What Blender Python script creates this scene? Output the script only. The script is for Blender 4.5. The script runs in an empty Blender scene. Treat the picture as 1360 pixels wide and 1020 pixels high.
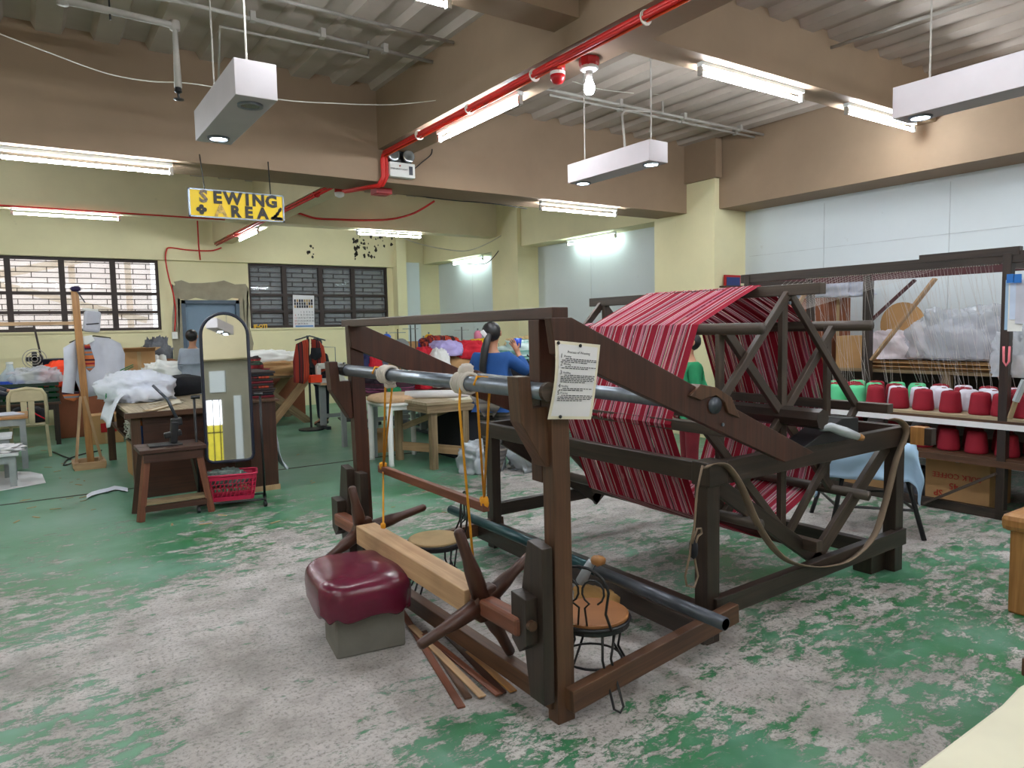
import bpy, math, random
import numpy as np
from mathutils import Vector, Matrix, noise, Euler
random.seed(7)
S = bpy.context.scene
COL = S.collection
V = Vector
# ---------------------------------------------------------------- camera (room axes: X right, Y depth, Z up)
FPX, PIT, ROL, YAW, CH = 948., .078279, -.02101, .59415, 1.55
c_, s_ = math.cos(YAW), math.sin(YAW)
def _R(v): return V((v[0]*c_+v[1]*s_, -v[0]*s_+v[1]*c_, v[2]))
_up = V((0, math.sin(PIT), math.cos(PIT))); _rt = V((1, 0, 0))
FW = _R(V((0, math.cos(PIT), -math.sin(PIT))))
RT = _R(math.cos(ROL)*_rt+math.sin(ROL)*_up); UP = _R(-math.sin(ROL)*_rt+math.cos(ROL)*_up)
C0 = V((0, 0, CH))
cam = bpy.data.objects.new('camera', bpy.data.cameras.new('camera')); COL.objects.link(cam)
cam.data.sensor_width = 36; cam.data.lens = 36*FPX/1360; cam.data.clip_start = .05
cam.matrix_world = Matrix(((RT.x, UP.x, -FW.x, 0), (RT.y, UP.y, -FW.y, 0), (RT.z, UP.z, -FW.z, CH), (0, 0, 0, 1)))
S.camera = cam
# ---------------------------------------------------------------- world, exposure
S.view_settings.view_transform = 'Standard'; S.view_settings.look = 'None'
S.view_settings.exposure = 0.25; S.view_settings.gamma = 1; S.view_settings.use_curve_mapping = False
W = bpy.data.worlds.new('w'); S.world = W; W.use_nodes = True
W.node_tree.nodes['Background'].inputs[0].default_value = (.93, .95, 1, 1)
W.node_tree.nodes['Background'].inputs[1].default_value = 2.6
TUBE_E = 150.0
DOWN_E = 40.0
def _ray(x, y): return FW+RT*((x-680)/FPX)-UP*((y-510)/FPX)
def _on(x, y, a, v):
    d = _ray(x, y); return C0+d*((v-C0[a])/d[a])
def fl(x, y, z=0): return _on(x, y, 2, z)     # photo pixel -> point on a level surface
def wx(x, y, X): return _on(x, y, 0, X)       # ... on the plane X
def wy(x, y, Y): return _on(x, y, 1, Y)       # ... on the plane Y
# ---------------------------------------------------------------- materials
def lin(c): return tuple(((v/255)/12.92 if v/255 <= .04045 else ((v/255+.055)/1.055)**2.4) for v in c)+(1,)
class N:
    def __init__(s, name):
        s.m = bpy.data.materials.new(name); s.m.use_nodes = True; s.t = s.m.node_tree; s.b = s.t.nodes['Principled BSDF']
    def n(s, k, **p):
        x = s.t.nodes.new(k)
        for a, v in p.items():
            if a[0] == '_': x.inputs[a[1:].replace('_', ' ')].default_value = v
            else: setattr(x, a, v)
        return x
    def l(s, a, b): s.t.links.new(a, b)
    def ramp(s, fac, stops, inter='LINEAR'):
        r = s.n('ShaderNodeValToRGB'); r.color_ramp.interpolation = inter
        e = r.color_ramp.elements
        while len(e) < len(stops): e.new(.5)
        for i, (p, c) in enumerate(stops): e[i].position = p; e[i].color = c
        s.l(fac, r.inputs[0]); return r.outputs[0]
    def noise(s, vec, scale, det=4, rough=.55, dist=0):
        x = s.n('ShaderNodeTexNoise', _Scale=scale, _Detail=det, _Roughness=rough, _Distortion=dist)
        if vec is not None: s.l(vec, x.inputs[0])
        return x.outputs[0]
    def mapping(s, kind, sc, loc=(0, 0, 0)):
        t = s.n('ShaderNodeTexCoord'); m = s.n('ShaderNodeMapping'); m.inputs['Scale'].default_value = sc; m.inputs['Location'].default_value = loc
        s.l(t.outputs[kind], m.inputs[0]); return m.outputs[0]
    def mix(s, f, a, b, mode='MIX'):
        x = s.n('ShaderNodeMix', data_type='RGBA', blend_type=mode)
        for i, v in ((0, f), (6, a), (7, b)):
            if isinstance(v, (float, int, tuple)): x.inputs[i].default_value = v
            else: s.l(v, x.inputs[i])
        return x.outputs[2]
    def math(s, op, a, b=0.):
        x = s.n('ShaderNodeMath', operation=op)
        for i, v in ((0, a), (1, b)):
            if isinstance(v, (float, int)): x.inputs[i].default_value = v
            else: s.l(v, x.inputs[i])
        return x.outputs[0]
    def bump(s, h, st, dist=.01):
        b = s.n('ShaderNodeBump', _Strength=st, _Distance=dist); s.l(h, b.inputs['Height']); s.l(b.outputs[0], s.b.inputs['Normal'])
    def set(s, rough=.5, metal=0, spec=None):
        s.b.inputs['Roughness'].default_value = rough; s.b.inputs['Metallic'].default_value = metal
        if spec is not None: s.b.inputs['Specular IOR Level'].default_value = spec
def wood(name, c1, c2, rough=.5, wear=None, sc=1.0):
    m = N(name); m.set(rough)
    v = m.mapping('UV', (1.6*sc, 34*sc, 1)); g = m.noise(v, 1.0, 5, .6, .6)
    v2 = m.mapping('Object', (2.3, 2.3, 2.3)); g2 = m.noise(v2, 1.0, 3)
    col = m.ramp(g, [(.3, lin(c1)), (.7, lin(c2))])
    d = m.ramp(g2, [(.3, (.72, .72, .72, 1)), (.7, (1.1, 1.1, 1.1, 1))])
    col = m.mix(1.0, col, d, 'MULTIPLY')
    if wear:
        w = m.noise(m.mapping('UV', (6, 20, 1)), 1.0, 5, .7); col = m.mix(m.ramp(w, [(.62, (0, 0, 0, 1)), (.7, (1, 1, 1, 1))]), col, lin(wear))
    m.l(col, m.b.inputs[0]); m.bump(g, .25, .003); return m.m
def plain(name, c, rough=.6, metal=0, var=.12, sc=6, bump=0, bsc=60, emit=0, alpha=1, trans=0):
    m = N(name); m.set(rough, metal)
    g = m.noise(m.mapping('Object', (sc,)*3), 1.0, 3)
    a = tuple(x*(1-var) for x in lin(c)[:3])+(1,); b = tuple(min(1, x*(1+var)) for x in lin(c)[:3])+(1,)
    m.l(m.ramp(g, [(.3, a), (.7, b)]), m.b.inputs[0])
    if bump: m.bump(m.noise(m.mapping('Object', (bsc,)*3), 1.0, 3), bump, .004)
    if emit: m.b.inputs['Emission Color'].default_value = lin(c); m.b.inputs['Emission Strength'].default_value = emit
    if trans: m.b.inputs['Transmission Weight'].default_value = trans
    if alpha < 1: m.b.inputs['Alpha'].default_value = alpha
    return m.m
def emis(name, c, e):
    m = N(name); m.b.inputs['Base Color'].default_value = lin(c); m.b.inputs['Emission Color'].default_value = lin(c)
    m.b.inputs['Emission Strength'].default_value = e; return m.m
def striped(name, cols, axis=0, sc=30, rough=.85, kind='Object'):
    m = N(name); m.set(rough)
    s = [0, 0, 0]; s[axis] = sc; v = m.mapping(kind, tuple(s)); w = m.n('ShaderNodeTexWhiteNoise', noise_dimensions='3D')
    sn = m.n('ShaderNodeVectorMath', operation='FLOOR'); m.l(v, sn.inputs[0]); m.l(sn.outputs[0], w.inputs[0])
    m.l(m.ramp(w.outputs[0], [(i/len(cols), lin(c)) for i, c in enumerate(cols)], 'CONSTANT'), m.b.inputs[0]); return m.m
def floor_mat():
    m = N('peeling_floor_paint'); P = m.mapping('Object', (1, 1, 1))
    sep = m.n('ShaderNodeSeparateXYZ'); m.l(P, sep.inputs[0]); Q = m.mapping('Object', (.74, 1.3, 1))
    conc = m.ramp(m.noise(P, 2.2, 8, .7), [(.3, lin((132, 126, 121))), (.5, lin((174, 167, 163))), (.72, lin((202, 197, 194)))])
    sp = m.noise(P, 52, 5, .8); conc = m.mix(m.ramp(sp, [(.34, (1, 1, 1, 1)), (.50, (0, 0, 0, 1))]), conc, lin((110, 106, 100)))
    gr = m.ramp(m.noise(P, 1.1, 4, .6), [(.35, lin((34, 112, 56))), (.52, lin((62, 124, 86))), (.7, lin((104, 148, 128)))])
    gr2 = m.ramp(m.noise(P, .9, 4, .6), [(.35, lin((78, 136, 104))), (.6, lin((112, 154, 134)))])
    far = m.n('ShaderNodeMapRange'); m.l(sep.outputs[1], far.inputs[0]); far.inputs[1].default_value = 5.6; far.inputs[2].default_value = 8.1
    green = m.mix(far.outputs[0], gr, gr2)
    # coverage
    big = m.noise(P, .55, 3, .5); mid = m.noise(Q, 3.6, 8, .78, .3); fine = m.noise(Q, 12, 8, .82, .4)
    cov = m.math('ADD', m.math('MULTIPLY', big, .50), m.math('ADD', m.math('MULTIPLY', mid, .72), m.math('MULTIPLY', fine, .80)))
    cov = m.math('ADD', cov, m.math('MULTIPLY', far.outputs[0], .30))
    for (px, py, r, a) in ((3.3, 1.25, .9, .12), (.3, 5.3, 1.2, .07), (1.25, 2.35, .35, .06), (.95, 1.9, .4, .07), (1.9, 1.55, .5, .06), (.8, 2.7, .6, -.10), (1.0, 4.2, 1.1, -.07), (3.0, .7, .4, .05), (5.0, 1.6, .9, .08), (2.0, 4.9, .9, .03), (2.6, 1.8, .35, -.06), (0.6, 5.6, .8, .04), (1.0, 1.9, .5, .05)):
        sb = m.n('ShaderNodeVectorMath', operation='DISTANCE'); m.l(P, sb.inputs[0]); sb.inputs[1].default_value = (px, py, 0)
        mr = m.n('ShaderNodeMapRange', interpolation_type='SMOOTHSTEP'); m.l(sb.outputs['Value'], mr.inputs[0])
        mr.inputs[1].default_value = 0; mr.inputs[2].default_value = r*1.5; mr.inputs[3].default_value = a; mr.inputs[4].default_value = 0
        cov = m.math('ADD', cov, mr.outputs[0])
    cov = m.math('MULTIPLY', cov, .5)
    mask = m.ramp(cov, [(.525, (0, 0, 0, 1)), (.529, (1, 1, 1, 1))])
    worn = m.ramp(cov, [(.485, (0, 0, 0, 1)), (.525, (.25, .25, .25, 1))])
    conc = m.mix(worn, conc, lin((96, 118, 100)))
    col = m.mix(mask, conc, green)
    edge = m.ramp(cov, [(.515, (0, 0, 0, 1)), (.524, (.8, .8, .8, 1)), (.528, (0, 0, 0, 1))])
    col = m.mix(edge, col, lin((70, 74, 66)))
    dust = m.noise(P, 7, 6, .7); col = m.mix(m.ramp(dust, [(.55, (0, 0, 0, 1)), (.8, (.5, .5, .5, 1))]), col, lin((150, 150, 142)))
    m.l(col, m.b.inputs[0])
    m.l(m.ramp(mask, [(0, (.72, .72, .72, 1)), (1, (.36, .36, .36, 1))]), m.b.inputs['Roughness'])
    h = m.math('ADD', m.math('MULTIPLY', mask, 1.), m.math('MULTIPLY', sp, .5)); m.bump(h, .35, .003)
    return m.m
def paint(name, c, dirt=.25, rough=.75):
    m = N(name); m.set(rough); P = m.mapping('Object', (1, 1, 1))
    g = m.noise(P, .9, 5, .65); g2 = m.noise(P, 6, 5, .7)
    a = lin(c); b = tuple(x*(1-dirt) for x in a[:3])+(1,)
    col = m.mix(m.ramp(g, [(.35, (0, 0, 0, 1)), (.7, (1, 1, 1, 1))]), b, a)
    col = m.mix(m.ramp(g2, [(.66, (0, 0, 0, 1)), (.8, (.35, .35, .35, 1))]), col, lin((150, 140, 118)))
    m.l(col, m.b.inputs[0]); m.bump(g2, .12, .01); return m.m
MT = {}
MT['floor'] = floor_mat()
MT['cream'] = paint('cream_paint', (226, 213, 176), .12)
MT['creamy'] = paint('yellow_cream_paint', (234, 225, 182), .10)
MT['beige'] = paint('shaded_beam_paint', (152, 128, 104), .18)  # same paint as the walls, dimness of the near beams put into the colour
MT['panel'] = paint('white_panel', (214, 222, 226), .05, .5)
MT['deck'] = paint('ceiling_deck_paint', (182, 168, 156), .22)
MT['patch'] = plain('bare_cement', (150, 142, 122), .9, bump=.4)
MT['wd_red'] = wood('reddish_brown_wood', (54, 30, 22), (80, 46, 33), .4)
MT['wd_dark'] = wood('dark_brown_wood', (38, 30, 26), (62, 49, 41), .4)
MT['wd_reel'] = wood('grey_brown_wood', (54, 44, 38), (84, 70, 60), .45)
MT['wd_mid'] = wood('worn_brown_wood', (66, 43, 30), (102, 70, 48), .45)
MT['wd_light'] = wood('pale_planed_wood', (176, 138, 100), (206, 170, 130), .55)
MT['wd_oak'] = wood('honey_wood', (150, 100, 52), (196, 142, 84), .4)
MT['wd_table'] = wood('worn_table_top', (150, 132, 104), (196, 180, 148), .6, wear=(110, 92, 70))
MT['wd_old'] = wood('weathered_wood', (112, 92, 66), (164, 142, 108), .7)
MT['wd_slat'] = wood('reddish_slat_wood', (98, 54, 38), (140, 84, 60), .5)
MT['ply'] = wood('plywood', (130, 82, 42), (168, 112, 64), .4)
MT['steel'] = plain('galvanised_steel', (128, 136, 146), .34, .85, .1, 20)
MT['pipe_dk'] = plain('dark_steel', (78, 82, 90), .35, .6, .2, 10)
MT['teal'] = plain('dark_teal_paint', (22, 62, 66), .3, .2, .2)
MT['black'] = plain('black_paint', (24, 24, 27), .4)
MT['blackcloth'] = plain('black_cloth', (26, 27, 34), .9)
MT['navy'] = plain('navy_plastic', (24, 28, 48), .35)
MT['white'] = plain('white_enamel', (232, 232, 228), .45, var=.04)
MT['whitecloth'] = plain('white_cloth', (226, 230, 242), .85, var=.05)
MT['greycloth'] = plain('pale_grey_cloth', (200, 202, 214), .85, var=.08)
MT['paleblue'] = plain('pale_blue_cloth', (160, 190, 216), .85, var=.05)
MT['bluecloth'] = plain('blue_knit', (14, 66, 126), .85, bump=.2)
MT['green'] = plain('green_cloth', (10, 116, 72), .8)
MT['red'] = plain('red_cloth', (196, 20, 44), .8)
MT['orange'] = plain('orange_cloth', (240, 66, 22), .7)
MT['lilac'] = plain('lilac_cloth', (176, 164, 214), .8)
MT['yellow'] = plain('yellow_plastic', (232, 180, 20), .5)
MT['yrope'] = plain('yellow_rope', (222, 152, 26), .75, bump=.4)
MT['wrope'] = plain('white_rope', (206, 198, 188), .8, bump=.4)
MT['maroon'] = plain('maroon_vinyl', (92, 18, 44), .26, var=.15, bump=.12, bsc=90)
MT['cement'] = plain('grey_block', (112, 110, 102), .8, bump=.3)
MT['carton'] = plain('cardboard', (178, 138, 92), .8, var=.08)
MT['carton_dk'] = plain('brown_cardboard', (134, 78, 50), .8, var=.08)
MT['plastic_film'] = plain('clear_plastic_bag', (222, 226, 234), .18, alpha=.45)
MT['silver'] = plain('silver_bag', (176, 182, 188), .35, .3, bump=.3, bsc=20)
MT['beige_pl'] = plain('beige_plastic', (196, 184, 148), .4)
MT['pinkpl'] = plain('pink_basket_plastic', (196, 30, 74), .4)
MT['redpaint'] = plain('red_paint', (178, 16, 22), .4)
MT['redcable'] = plain('red_cable', (196, 28, 22), .5)
MT['orcable'] = plain('orange_cable', (222, 78, 30), .5)
MT['wire'] = plain('grey_wire', (206, 202, 190), .6)
MT['conduit'] = plain('painted_conduit', (160, 154, 146), .55)
MT['doorp'] = plain('blue_grey_door', (112, 134, 154), .5, var=.05)
MT['jamb'] = plain('grey_blue_jamb', (74, 90, 106), .5)
MT['winframe'] = plain('dark_brown_frame', (52, 40, 36), .6)
MT['skin'] = plain('skin', (176, 124, 96), .55, var=.06)
MT['hair'] = plain('black_hair', (18, 16, 18), .45)
MT['hoodie'] = plain('grey_hoodie', (150, 158, 172), .9)
MT['patterned'] = striped('grey_patterned_trousers', [(70, 64, 62), (112, 104, 96), (54, 50, 50), (90, 86, 84)], 2, 60)
MT['crimson'] = plain('crimson_yarn', (140, 6, 34), .8, var=.1)
MT['mint'] = plain('mint_yarn', (92, 200, 144), .8, var=.05)
MT['wyarn'] = plain('white_yarn', (222, 220, 232), .8, var=.03)
MT['core'] = plain('cone_core', (120, 40, 44), .6)
MT['paper'] = plain('white_paper', (226, 224, 226), .7, var=.03)
MT['oldpaper'] = plain('yellowed_paper', (226, 218, 196), .7, var=.06)
MT['ink'] = plain('printed_ink', (48, 48, 54), .8)
MT['signyellow'] = plain('yellow_sign_board', (255, 212, 0), .45, var=.03)
MT['signblack'] = plain('black_mosaic', (34, 28, 28), .5, var=.5, sc=60)
MT['signbrown'] = plain('brown_silver_mosaic', (110, 92, 62), .4, var=.8, sc=60)
MT['signgold'] = plain('gold_mosaic', (196, 158, 70), .4, var=.5, sc=60)
MT['glassdark'] = plain('window_glass', (200, 205, 210), .05, alpha=.25)
MT['khaki'] = plain('khaki_cloth', (176, 150, 110), .85)
MT['sew'] = plain('sewing_machine_enamel', (206, 208, 200), .4)
MT['greymetal'] = plain('grey_machine_stand', (150, 156, 156), .5)
MT['belt'] = plain('canvas_belt', (122, 104, 86), .8)
MT['marooncloth'] = plain('maroon_cloth', (110, 20, 34), .85)
MT['darkfab'] = striped('woven_ethnic_cloth', [(90, 18, 26), (20, 18, 22), (130, 30, 36), (50, 40, 40), (30, 70, 48)], 2, 90)
MT['stripe_or'] = striped('rust_striped_cloth', [(150, 46, 30), (96, 20, 24), (180, 70, 40), (40, 20, 24), (120, 30, 30)], 0, 60)
MT['vest'] = striped('ethnic_panel', [(150, 24, 40), (60, 20, 40), (200, 110, 60), (120, 130, 140)], 2, 45)
MT['mirror'] = (lambda m: (m.set(.02, 1), m.b.inputs.__getitem__(0).__setattr__('default_value', (.86, .88, .88, 1)), m.m)[2])(N('mirror_glass'))
MT['tube'] = emis('lit_tube', (240, 248, 255), TUBE_E)
MT['tube_dim'] = emis('weaker_lit_tube', (226, 248, 244), TUBE_E*.2)  # emission lowered to soften the glow on the side wall
MT['down'] = emis('lit_downlight', (226, 240, 255), DOWN_E)
MT['bulb'] = emis('lit_bulb', (240, 240, 255), 60)
MT['reflector'] = plain('white_reflector', (226, 232, 230), .35, var=.03)
MT['lilacwhite'] = plain('painted_pendant_box', (186, 179, 182), .6, var=.04)
MT['lens'] = plain('lamp_lens', (190, 196, 200), .1, .7)
# ---------------------------------------------------------------- mesh builder
class MB:
    def __init__(s): s.v = []; s.f = []; s.uv = []; s.mi = []
    def add(s, vs, fs, uvs=None, mi=0):
        b = len(s.v); s.v += [tuple(x) for x in vs]
        for k, f in enumerate(fs):
            s.f.append([i+b for i in f]); s.mi.append(mi)
            s.uv.append(uvs[k] if uvs else [(0, 0)]*len(f))
        return s
    def bar(s, p0, p1, w, h, up=(0, 0, 1), w1=None, h1=None, mi=0):
        p0 = V(p0); p1 = V(p1); d = (p1-p0); L = d.length; d.normalize(); up = V(up)
        sd = d.cross(up)
        if sd.length < 1e-4: sd = d.cross(V((0, 1, 0)))
        sd.normalize(); u = sd.cross(d).normalized()
        w1 = w if w1 is None else w1; h1 = h if h1 is None else h1
        vs = []
        for p, a, b in ((p0, w, h), (p1, w1, h1)):
            for i, j in ((-1, -1), (1, -1), (1, 1), (-1, 1)): vs.append(p+sd*(a/2*i)+u*(b/2*j))
        o = random.uniform(0, 9)
        fs = [(0, 1, 2, 3), (7, 6, 5, 4), (0, 4, 5, 1), (1, 5, 6, 2), (2, 6, 7, 3), (3, 7, 4, 0)]
        uv = [[(o, o), (o, o+w), (o+h, o+w), (o+h, o)]]*2
        k = o
        for q in (w, h, w, h):
            uv = uv+[[(o, k), (o+L, k), (o+L, k+q), (o, k+q)]]; k += q
        return s.add(vs, fs, uv, mi)
    def box(s, lo, hi, mi=0):
        lo = V(lo); hi = V(hi); c = (lo+hi)/2; d = hi-lo
        a = max(range(3), key=lambda i: d[i])
        e = V((0, 0, 0)); e[a] = d[a]/2
        if a == 0: return s.bar(c-e, c+e, d.y, d.z, (0, 0, 1), mi=mi)
        if a == 1: return s.bar(c-e, c+e, d.x, d.z, (0, 0, 1), mi=mi)
        return s.bar(c-e, c+e, d.y, d.x, (1, 0, 0), mi=mi)
    def rbox(s, c, size, rz=0, rx=0, ry=0, mi=0):
        R = Euler((rx, ry, rz)).to_matrix(); c = V(c); a, b, h = [q/2 for q in size]
        vs = [c+R@V((i*a, j*b, k*h)) for k in (-1, 1) for i, j in ((-1, -1), (1, -1), (1, 1), (-1, 1))]
        fs = [(3, 2, 1, 0), (4, 5, 6, 7), (0, 1, 5, 4), (1, 2, 6, 5), (2, 3, 7, 6), (3, 0, 4, 7)]
        A, B, H = size
        uv = [[(0, 0), (A, 0), (A, B), (0, B)]]*2+[[(0, 0), (A, 0), (A, H), (0, H)], [(0, 0), (B, 0), (B, H), (0, H)]]*2
        return s.add(vs, fs, uv, mi)
    def tube(s, pts, r, n=8, mi=0, cap=True):
        pts = [V(p) for p in pts]; m = len(pts); rs = r if isinstance(r, (list, tuple)) else [r]*m
        vs = []; fs = []; uv = []; d0 = None; nrm = None; acc = [0]
        for i in range(m):
            d = (pts[min(i+1, m-1)]-pts[max(i-1, 0)]).normalized()
            if nrm is None:
                nrm = d.cross(V((0, 0, 1)))
                if nrm.length < 1e-3: nrm = d.cross(V((1, 0, 0)))
            nrm = (nrm-d*nrm.dot(d)).normalized(); b = d.cross(nrm)
            if i: acc.append(acc[-1]+(pts[i]-pts[i-1]).length)
            for k in range(n):
                a = 2*math.pi*k/n; vs.append(pts[i]+(nrm*math.cos(a)+b*math.sin(a))*rs[i])
        for i in range(m-1):
            for k in range(n):
                q = (k+1) % n; fs.append((i*n+k, i*n+q, (i+1)*n+q, (i+1)*n+k))
                uv.append([(acc[i], k*.02), (acc[i], (k+1)*.02), (acc[i+1], (k+1)*.02), (acc[i+1], k*.02)])
        if cap:
            fs.append(tuple(range(n-1, -1, -1))); uv.append([(0, 0)]*n)
            fs.append(tuple((m-1)*n+k for k in range(n))); uv.append([(0, 0)]*n)
        return s.add(vs, fs, uv, mi)
    def lathe(s, c, prof, n=20, mi=0, ax=None):
        c = V(c); vs = []; fs = []
        for r, z in prof:
            for k in range(n):
                a = 2*math.pi*k/n; p = V((r*math.cos(a), r*math.sin(a), z))
                if ax is not None: p = ax@p
                vs.append(c+p)
        for i in range(len(prof)-1):
            for k in range(n):
                q = (k+1) % n; fs.append((i*n+k, i*n+q, (i+1)*n+q, (i+1)*n+k))
        fs.append(tuple(range(n-1, -1, -1))); fs.append(tuple((len(prof)-1)*n+k for k in range(n)))
        return s.add(vs, fs, [[(v[0]+v[1], v[2]) for v in [vs[i] for i in f]] for f in fs], mi)
    def blob(s, c, size, amp=.12, fr=2.2, seed=0, n=28, rz=0, flat=True, mi=0, boxy=.55):
        c = V(c); R = Matrix.Rotation(rz, 3, 'Z'); a, b, h = size[0]/2, size[1]/2, size[2]; vs = []; fs = []
        m = n//2
        for i in range(m+1):
            t = math.pi*i/m
            for k in range(n):
                p = 2*math.pi*k/n; d = V((math.sin(t)*math.cos(p), math.sin(t)*math.sin(p), math.cos(t)))
                e = V([math.copysign(abs(q)**boxy, q) for q in d]); e = d*(1-.6)+e*.6*.9
                q = noise.fractal(d*fr+V((seed*7.3, seed*3.1, seed)), 1, 2.1, 4)
                rg = 1-abs(noise.noise(d*fr*2.1+V((seed, 9, seed*2))))*2+.55*(1-abs(noise.noise(d*fr*5.2+V((seed*3, 1, seed))))*3)
                f = 1+amp*q+amp*.5*rg
                z = e.z*f
                if flat: z = max(z, -.5)
                vs.append(c+R@V((e.x*f*a, e.y*f*b, 0))+V((0, 0, (z+(.5 if flat else 1))*h/(1.5 if flat else 2))))
        for i in range(m):
            for k in range(n):
                q = (k+1) % n; fs.append((i*n+k, (i+1)*n+k, (i+1)*n+q, i*n+q))
        return s.add(vs, fs, None, mi)
    def sheet(s, grid, mi=0, th=0):
        # grid rows of points
        r = len(grid); q = len(grid[0]); vs = [p for row in grid for p in row]; fs = []; uv = []
        for i in range(r-1):
            for j in range(q-1):
                fs.append((i*q+j, i*q+j+1, (i+1)*q+j+1, (i+1)*q+j))
                uv.append([(j/(q-1), i/(r-1)), ((j+1)/(q-1), i/(r-1)), ((j+1)/(q-1), (i+1)/(r-1)), (j/(q-1), (i+1)/(r-1))])
        return s.add(vs, fs, uv, mi)
def kids(o, par):
    o.parent = par
def obj(name, mb, mat, parent=None, kind=None, smooth=False, bev=0, solid=0, sub=0, label=None, cat=None, group=None):
    me = bpy.data.meshes.new(name)
    org = V((0, 0, 0))
    if parent is not None: org = parent['_o'] if False else V(ORG[parent.name])
    elif kind != 'structure' and mb.v:
        xs = np.array(mb.v); org = V((float(xs[:, 0].mean()), float(xs[:, 1].mean()), float(xs[:, 2].min())))
    me.from_pydata([V(v)-org for v in mb.v], [], mb.f)
    uvl = me.uv_layers.new(name='UVMap'); flat = [c for f in mb.uv for q in f for c in q]
    uvl.data.foreach_set('uv', flat)
    for m in (mat if isinstance(mat, (list, tuple)) else [mat]): me.materials.append(m)
    me.polygons.foreach_set('material_index', mb.mi)
    if smooth: me.polygons.foreach_set('use_smooth', [True]*len(me.polygons))
    me.update()
    o = bpy.data.objects.new(name, me); COL.objects.link(o); ORG[o.name] = tuple(org)
    if parent is not None: o.parent = parent
    else: o.location = org
    if bev:
        b = o.modifiers.new('b', 'BEVEL'); b.width = bev; b.segments = 2; b.limit_method = 'ANGLE'; b.angle_limit = .6
    if solid:
        b = o.modifiers.new('s', 'SOLIDIFY'); b.thickness = solid; b.offset = 0
    if sub:
        b = o.modifiers.new('u', 'SUBSURF'); b.levels = sub; b.render_levels = sub
    if kind: o['kind'] = kind
    if label: o['label'] = label
    if cat: o['category'] = cat
    if group: o['group'] = group
    return o
ORG = {}
def thing(name, label, cat, loc, group=None):
    o = bpy.data.objects.new(name, None); COL.objects.link(o); o.location = loc; o.empty_display_size = .1
    o['label'] = label; o['category'] = cat
    if group: o['group'] = group
    ORG[o.name] = tuple(loc); return o
_par = bpy.data.objects
def part(name, mb, mat, par, **k):
    # parts of an Empty or of another part: vertices are given in room coordinates
    o = obj(name, mb, mat, par, **k); ORG[o.name] = ORG[par.name]; return o
def struct(name, mb, mat, **k): return obj(name, mb, mat, None, kind='structure', **k)
def B(): return MB()
def copy_tree(o, loc, label=None, rz=0, par=None):
    c = o.copy(); COL.objects.link(c)
    if par is not None: c.parent = par
    else:
        c.location = loc; c.rotation_euler = (0, 0, rz)
        if label: c['label'] = label
    for ch in o.children: copy_tree(ch, None, None, 0, c)
    return c
def text_mesh(txt, size, p, xdir, ydir, ext=.002, align='CENTER', bold=0):
    cu = bpy.data.curves.new('t', 'FONT'); cu.body = txt; cu.size = size; cu.align_x = align; cu.align_y = 'CENTER'; cu.extrude = ext; cu.resolution_u = 2; cu.offset = bold
    o = bpy.data.objects.new('t', cu); me = bpy.data.meshes.new_from_object(o)
    x = V(xdir).normalized(); y = V(ydir).normalized(); z = x.cross(y)
    mb = MB(); mb.add([V(p)+x*v.co.x+y*v.co.y+z*v.co.z for v in me.vertices], [tuple(f.vertices) for f in me.polygons])
    bpy.data.objects.remove(o); bpy.data.meshes.remove(me); return mb
ORD = ['first', 'second', 'third', 'fourth', 'fifth', 'sixth', 'seventh', 'eighth', 'ninth', 'tenth', 'eleventh', 'twelfth', 'thirteenth', 'fourteenth', 'fifteenth', 'sixteenth']
# ================================================================ SETTING
XL, XR, YF, YB, ZC = -5.0, 8.2, -4.0, 15.0, 3.95
struct('floor', B().box((XL, YF, -.1), (XR+.3, YB+2.5, 0)), MT['floor'])
gr = B()
for i in range(40):
    pass
struct('trim_1', B().bar((XL, 8.12, .002), (XR, 8.12, .002), .025, .006), plain('floor_joint', (74, 70, 60), .9))
# corrugated metal deck, ribs running along Y
def deck(y0, y1):
    m = B(); x = XL; pts = []
    while x < XR:
        pts += [(x, ZC), (x+.17, ZC), (x+.20, ZC+.06), (x+.37, ZC+.06)]; x += .40
    g = [[V((a, y0, z)) for a, z in pts], [V((a, y1, z)) for a, z in pts]]
    for i in range(len(pts)-1):
        m.add([g[0][i], g[0][i+1], g[1][i+1], g[1][i]], [(0, 3, 2, 1)])
    return m
ce = deck(YF, YB+.3); struct('ceiling', ce.box((XL, YF, ZC+.08), (XR, YB+.3, ZC+.2)), MT['deck'])
# walls
W1L, W1R, W1B, W1T = -1.9, wy(209.6, 346, YB).x, 1.655, 2.965
D1, D2, DT = wy(241, 410, YB).x, wy(318, 410, YB).x, 2.22
W2L, W2R = wy(329, 351, YB).x, wy(514, 357, YB).x
wb = B()
wb.box((XL, YB, 0), (W1L, YB+.2, ZC)); wb.box((W1L, YB, 0), (W1R, YB+.2, W1B)); wb.box((W1L, YB, W1T), (W1R, YB+.2, ZC))
wb.box((W1R, YB, 0), (D1, YB+.2, ZC)); wb.box((D1, YB, DT), (D2, YB+.2, ZC)); wb.box((D2, YB, 0), (W2L, YB+.2, ZC))
wb.box((W2L, YB, 0), (W2R, YB+.2, W1B)); wb.box((W2L, YB, W1T), (W2R, YB+.2, ZC)); wb.box((W2R, YB, 0), (7.15, YB+.2, ZC))
wb.box((7.15, YB+.15, 0), (XR+.2, YB+.35, ZC))
struct('wall_back', wb, MT['creamy'])
struct('wall_right', B().box((XR, YF, 0), (XR+.2, YB+.35, ZC)), MT['panel'])
struct('wall_left', B().box((XL-.2, YF, 0), (XL, YB+.2, ZC)), MT['cream'])
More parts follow.
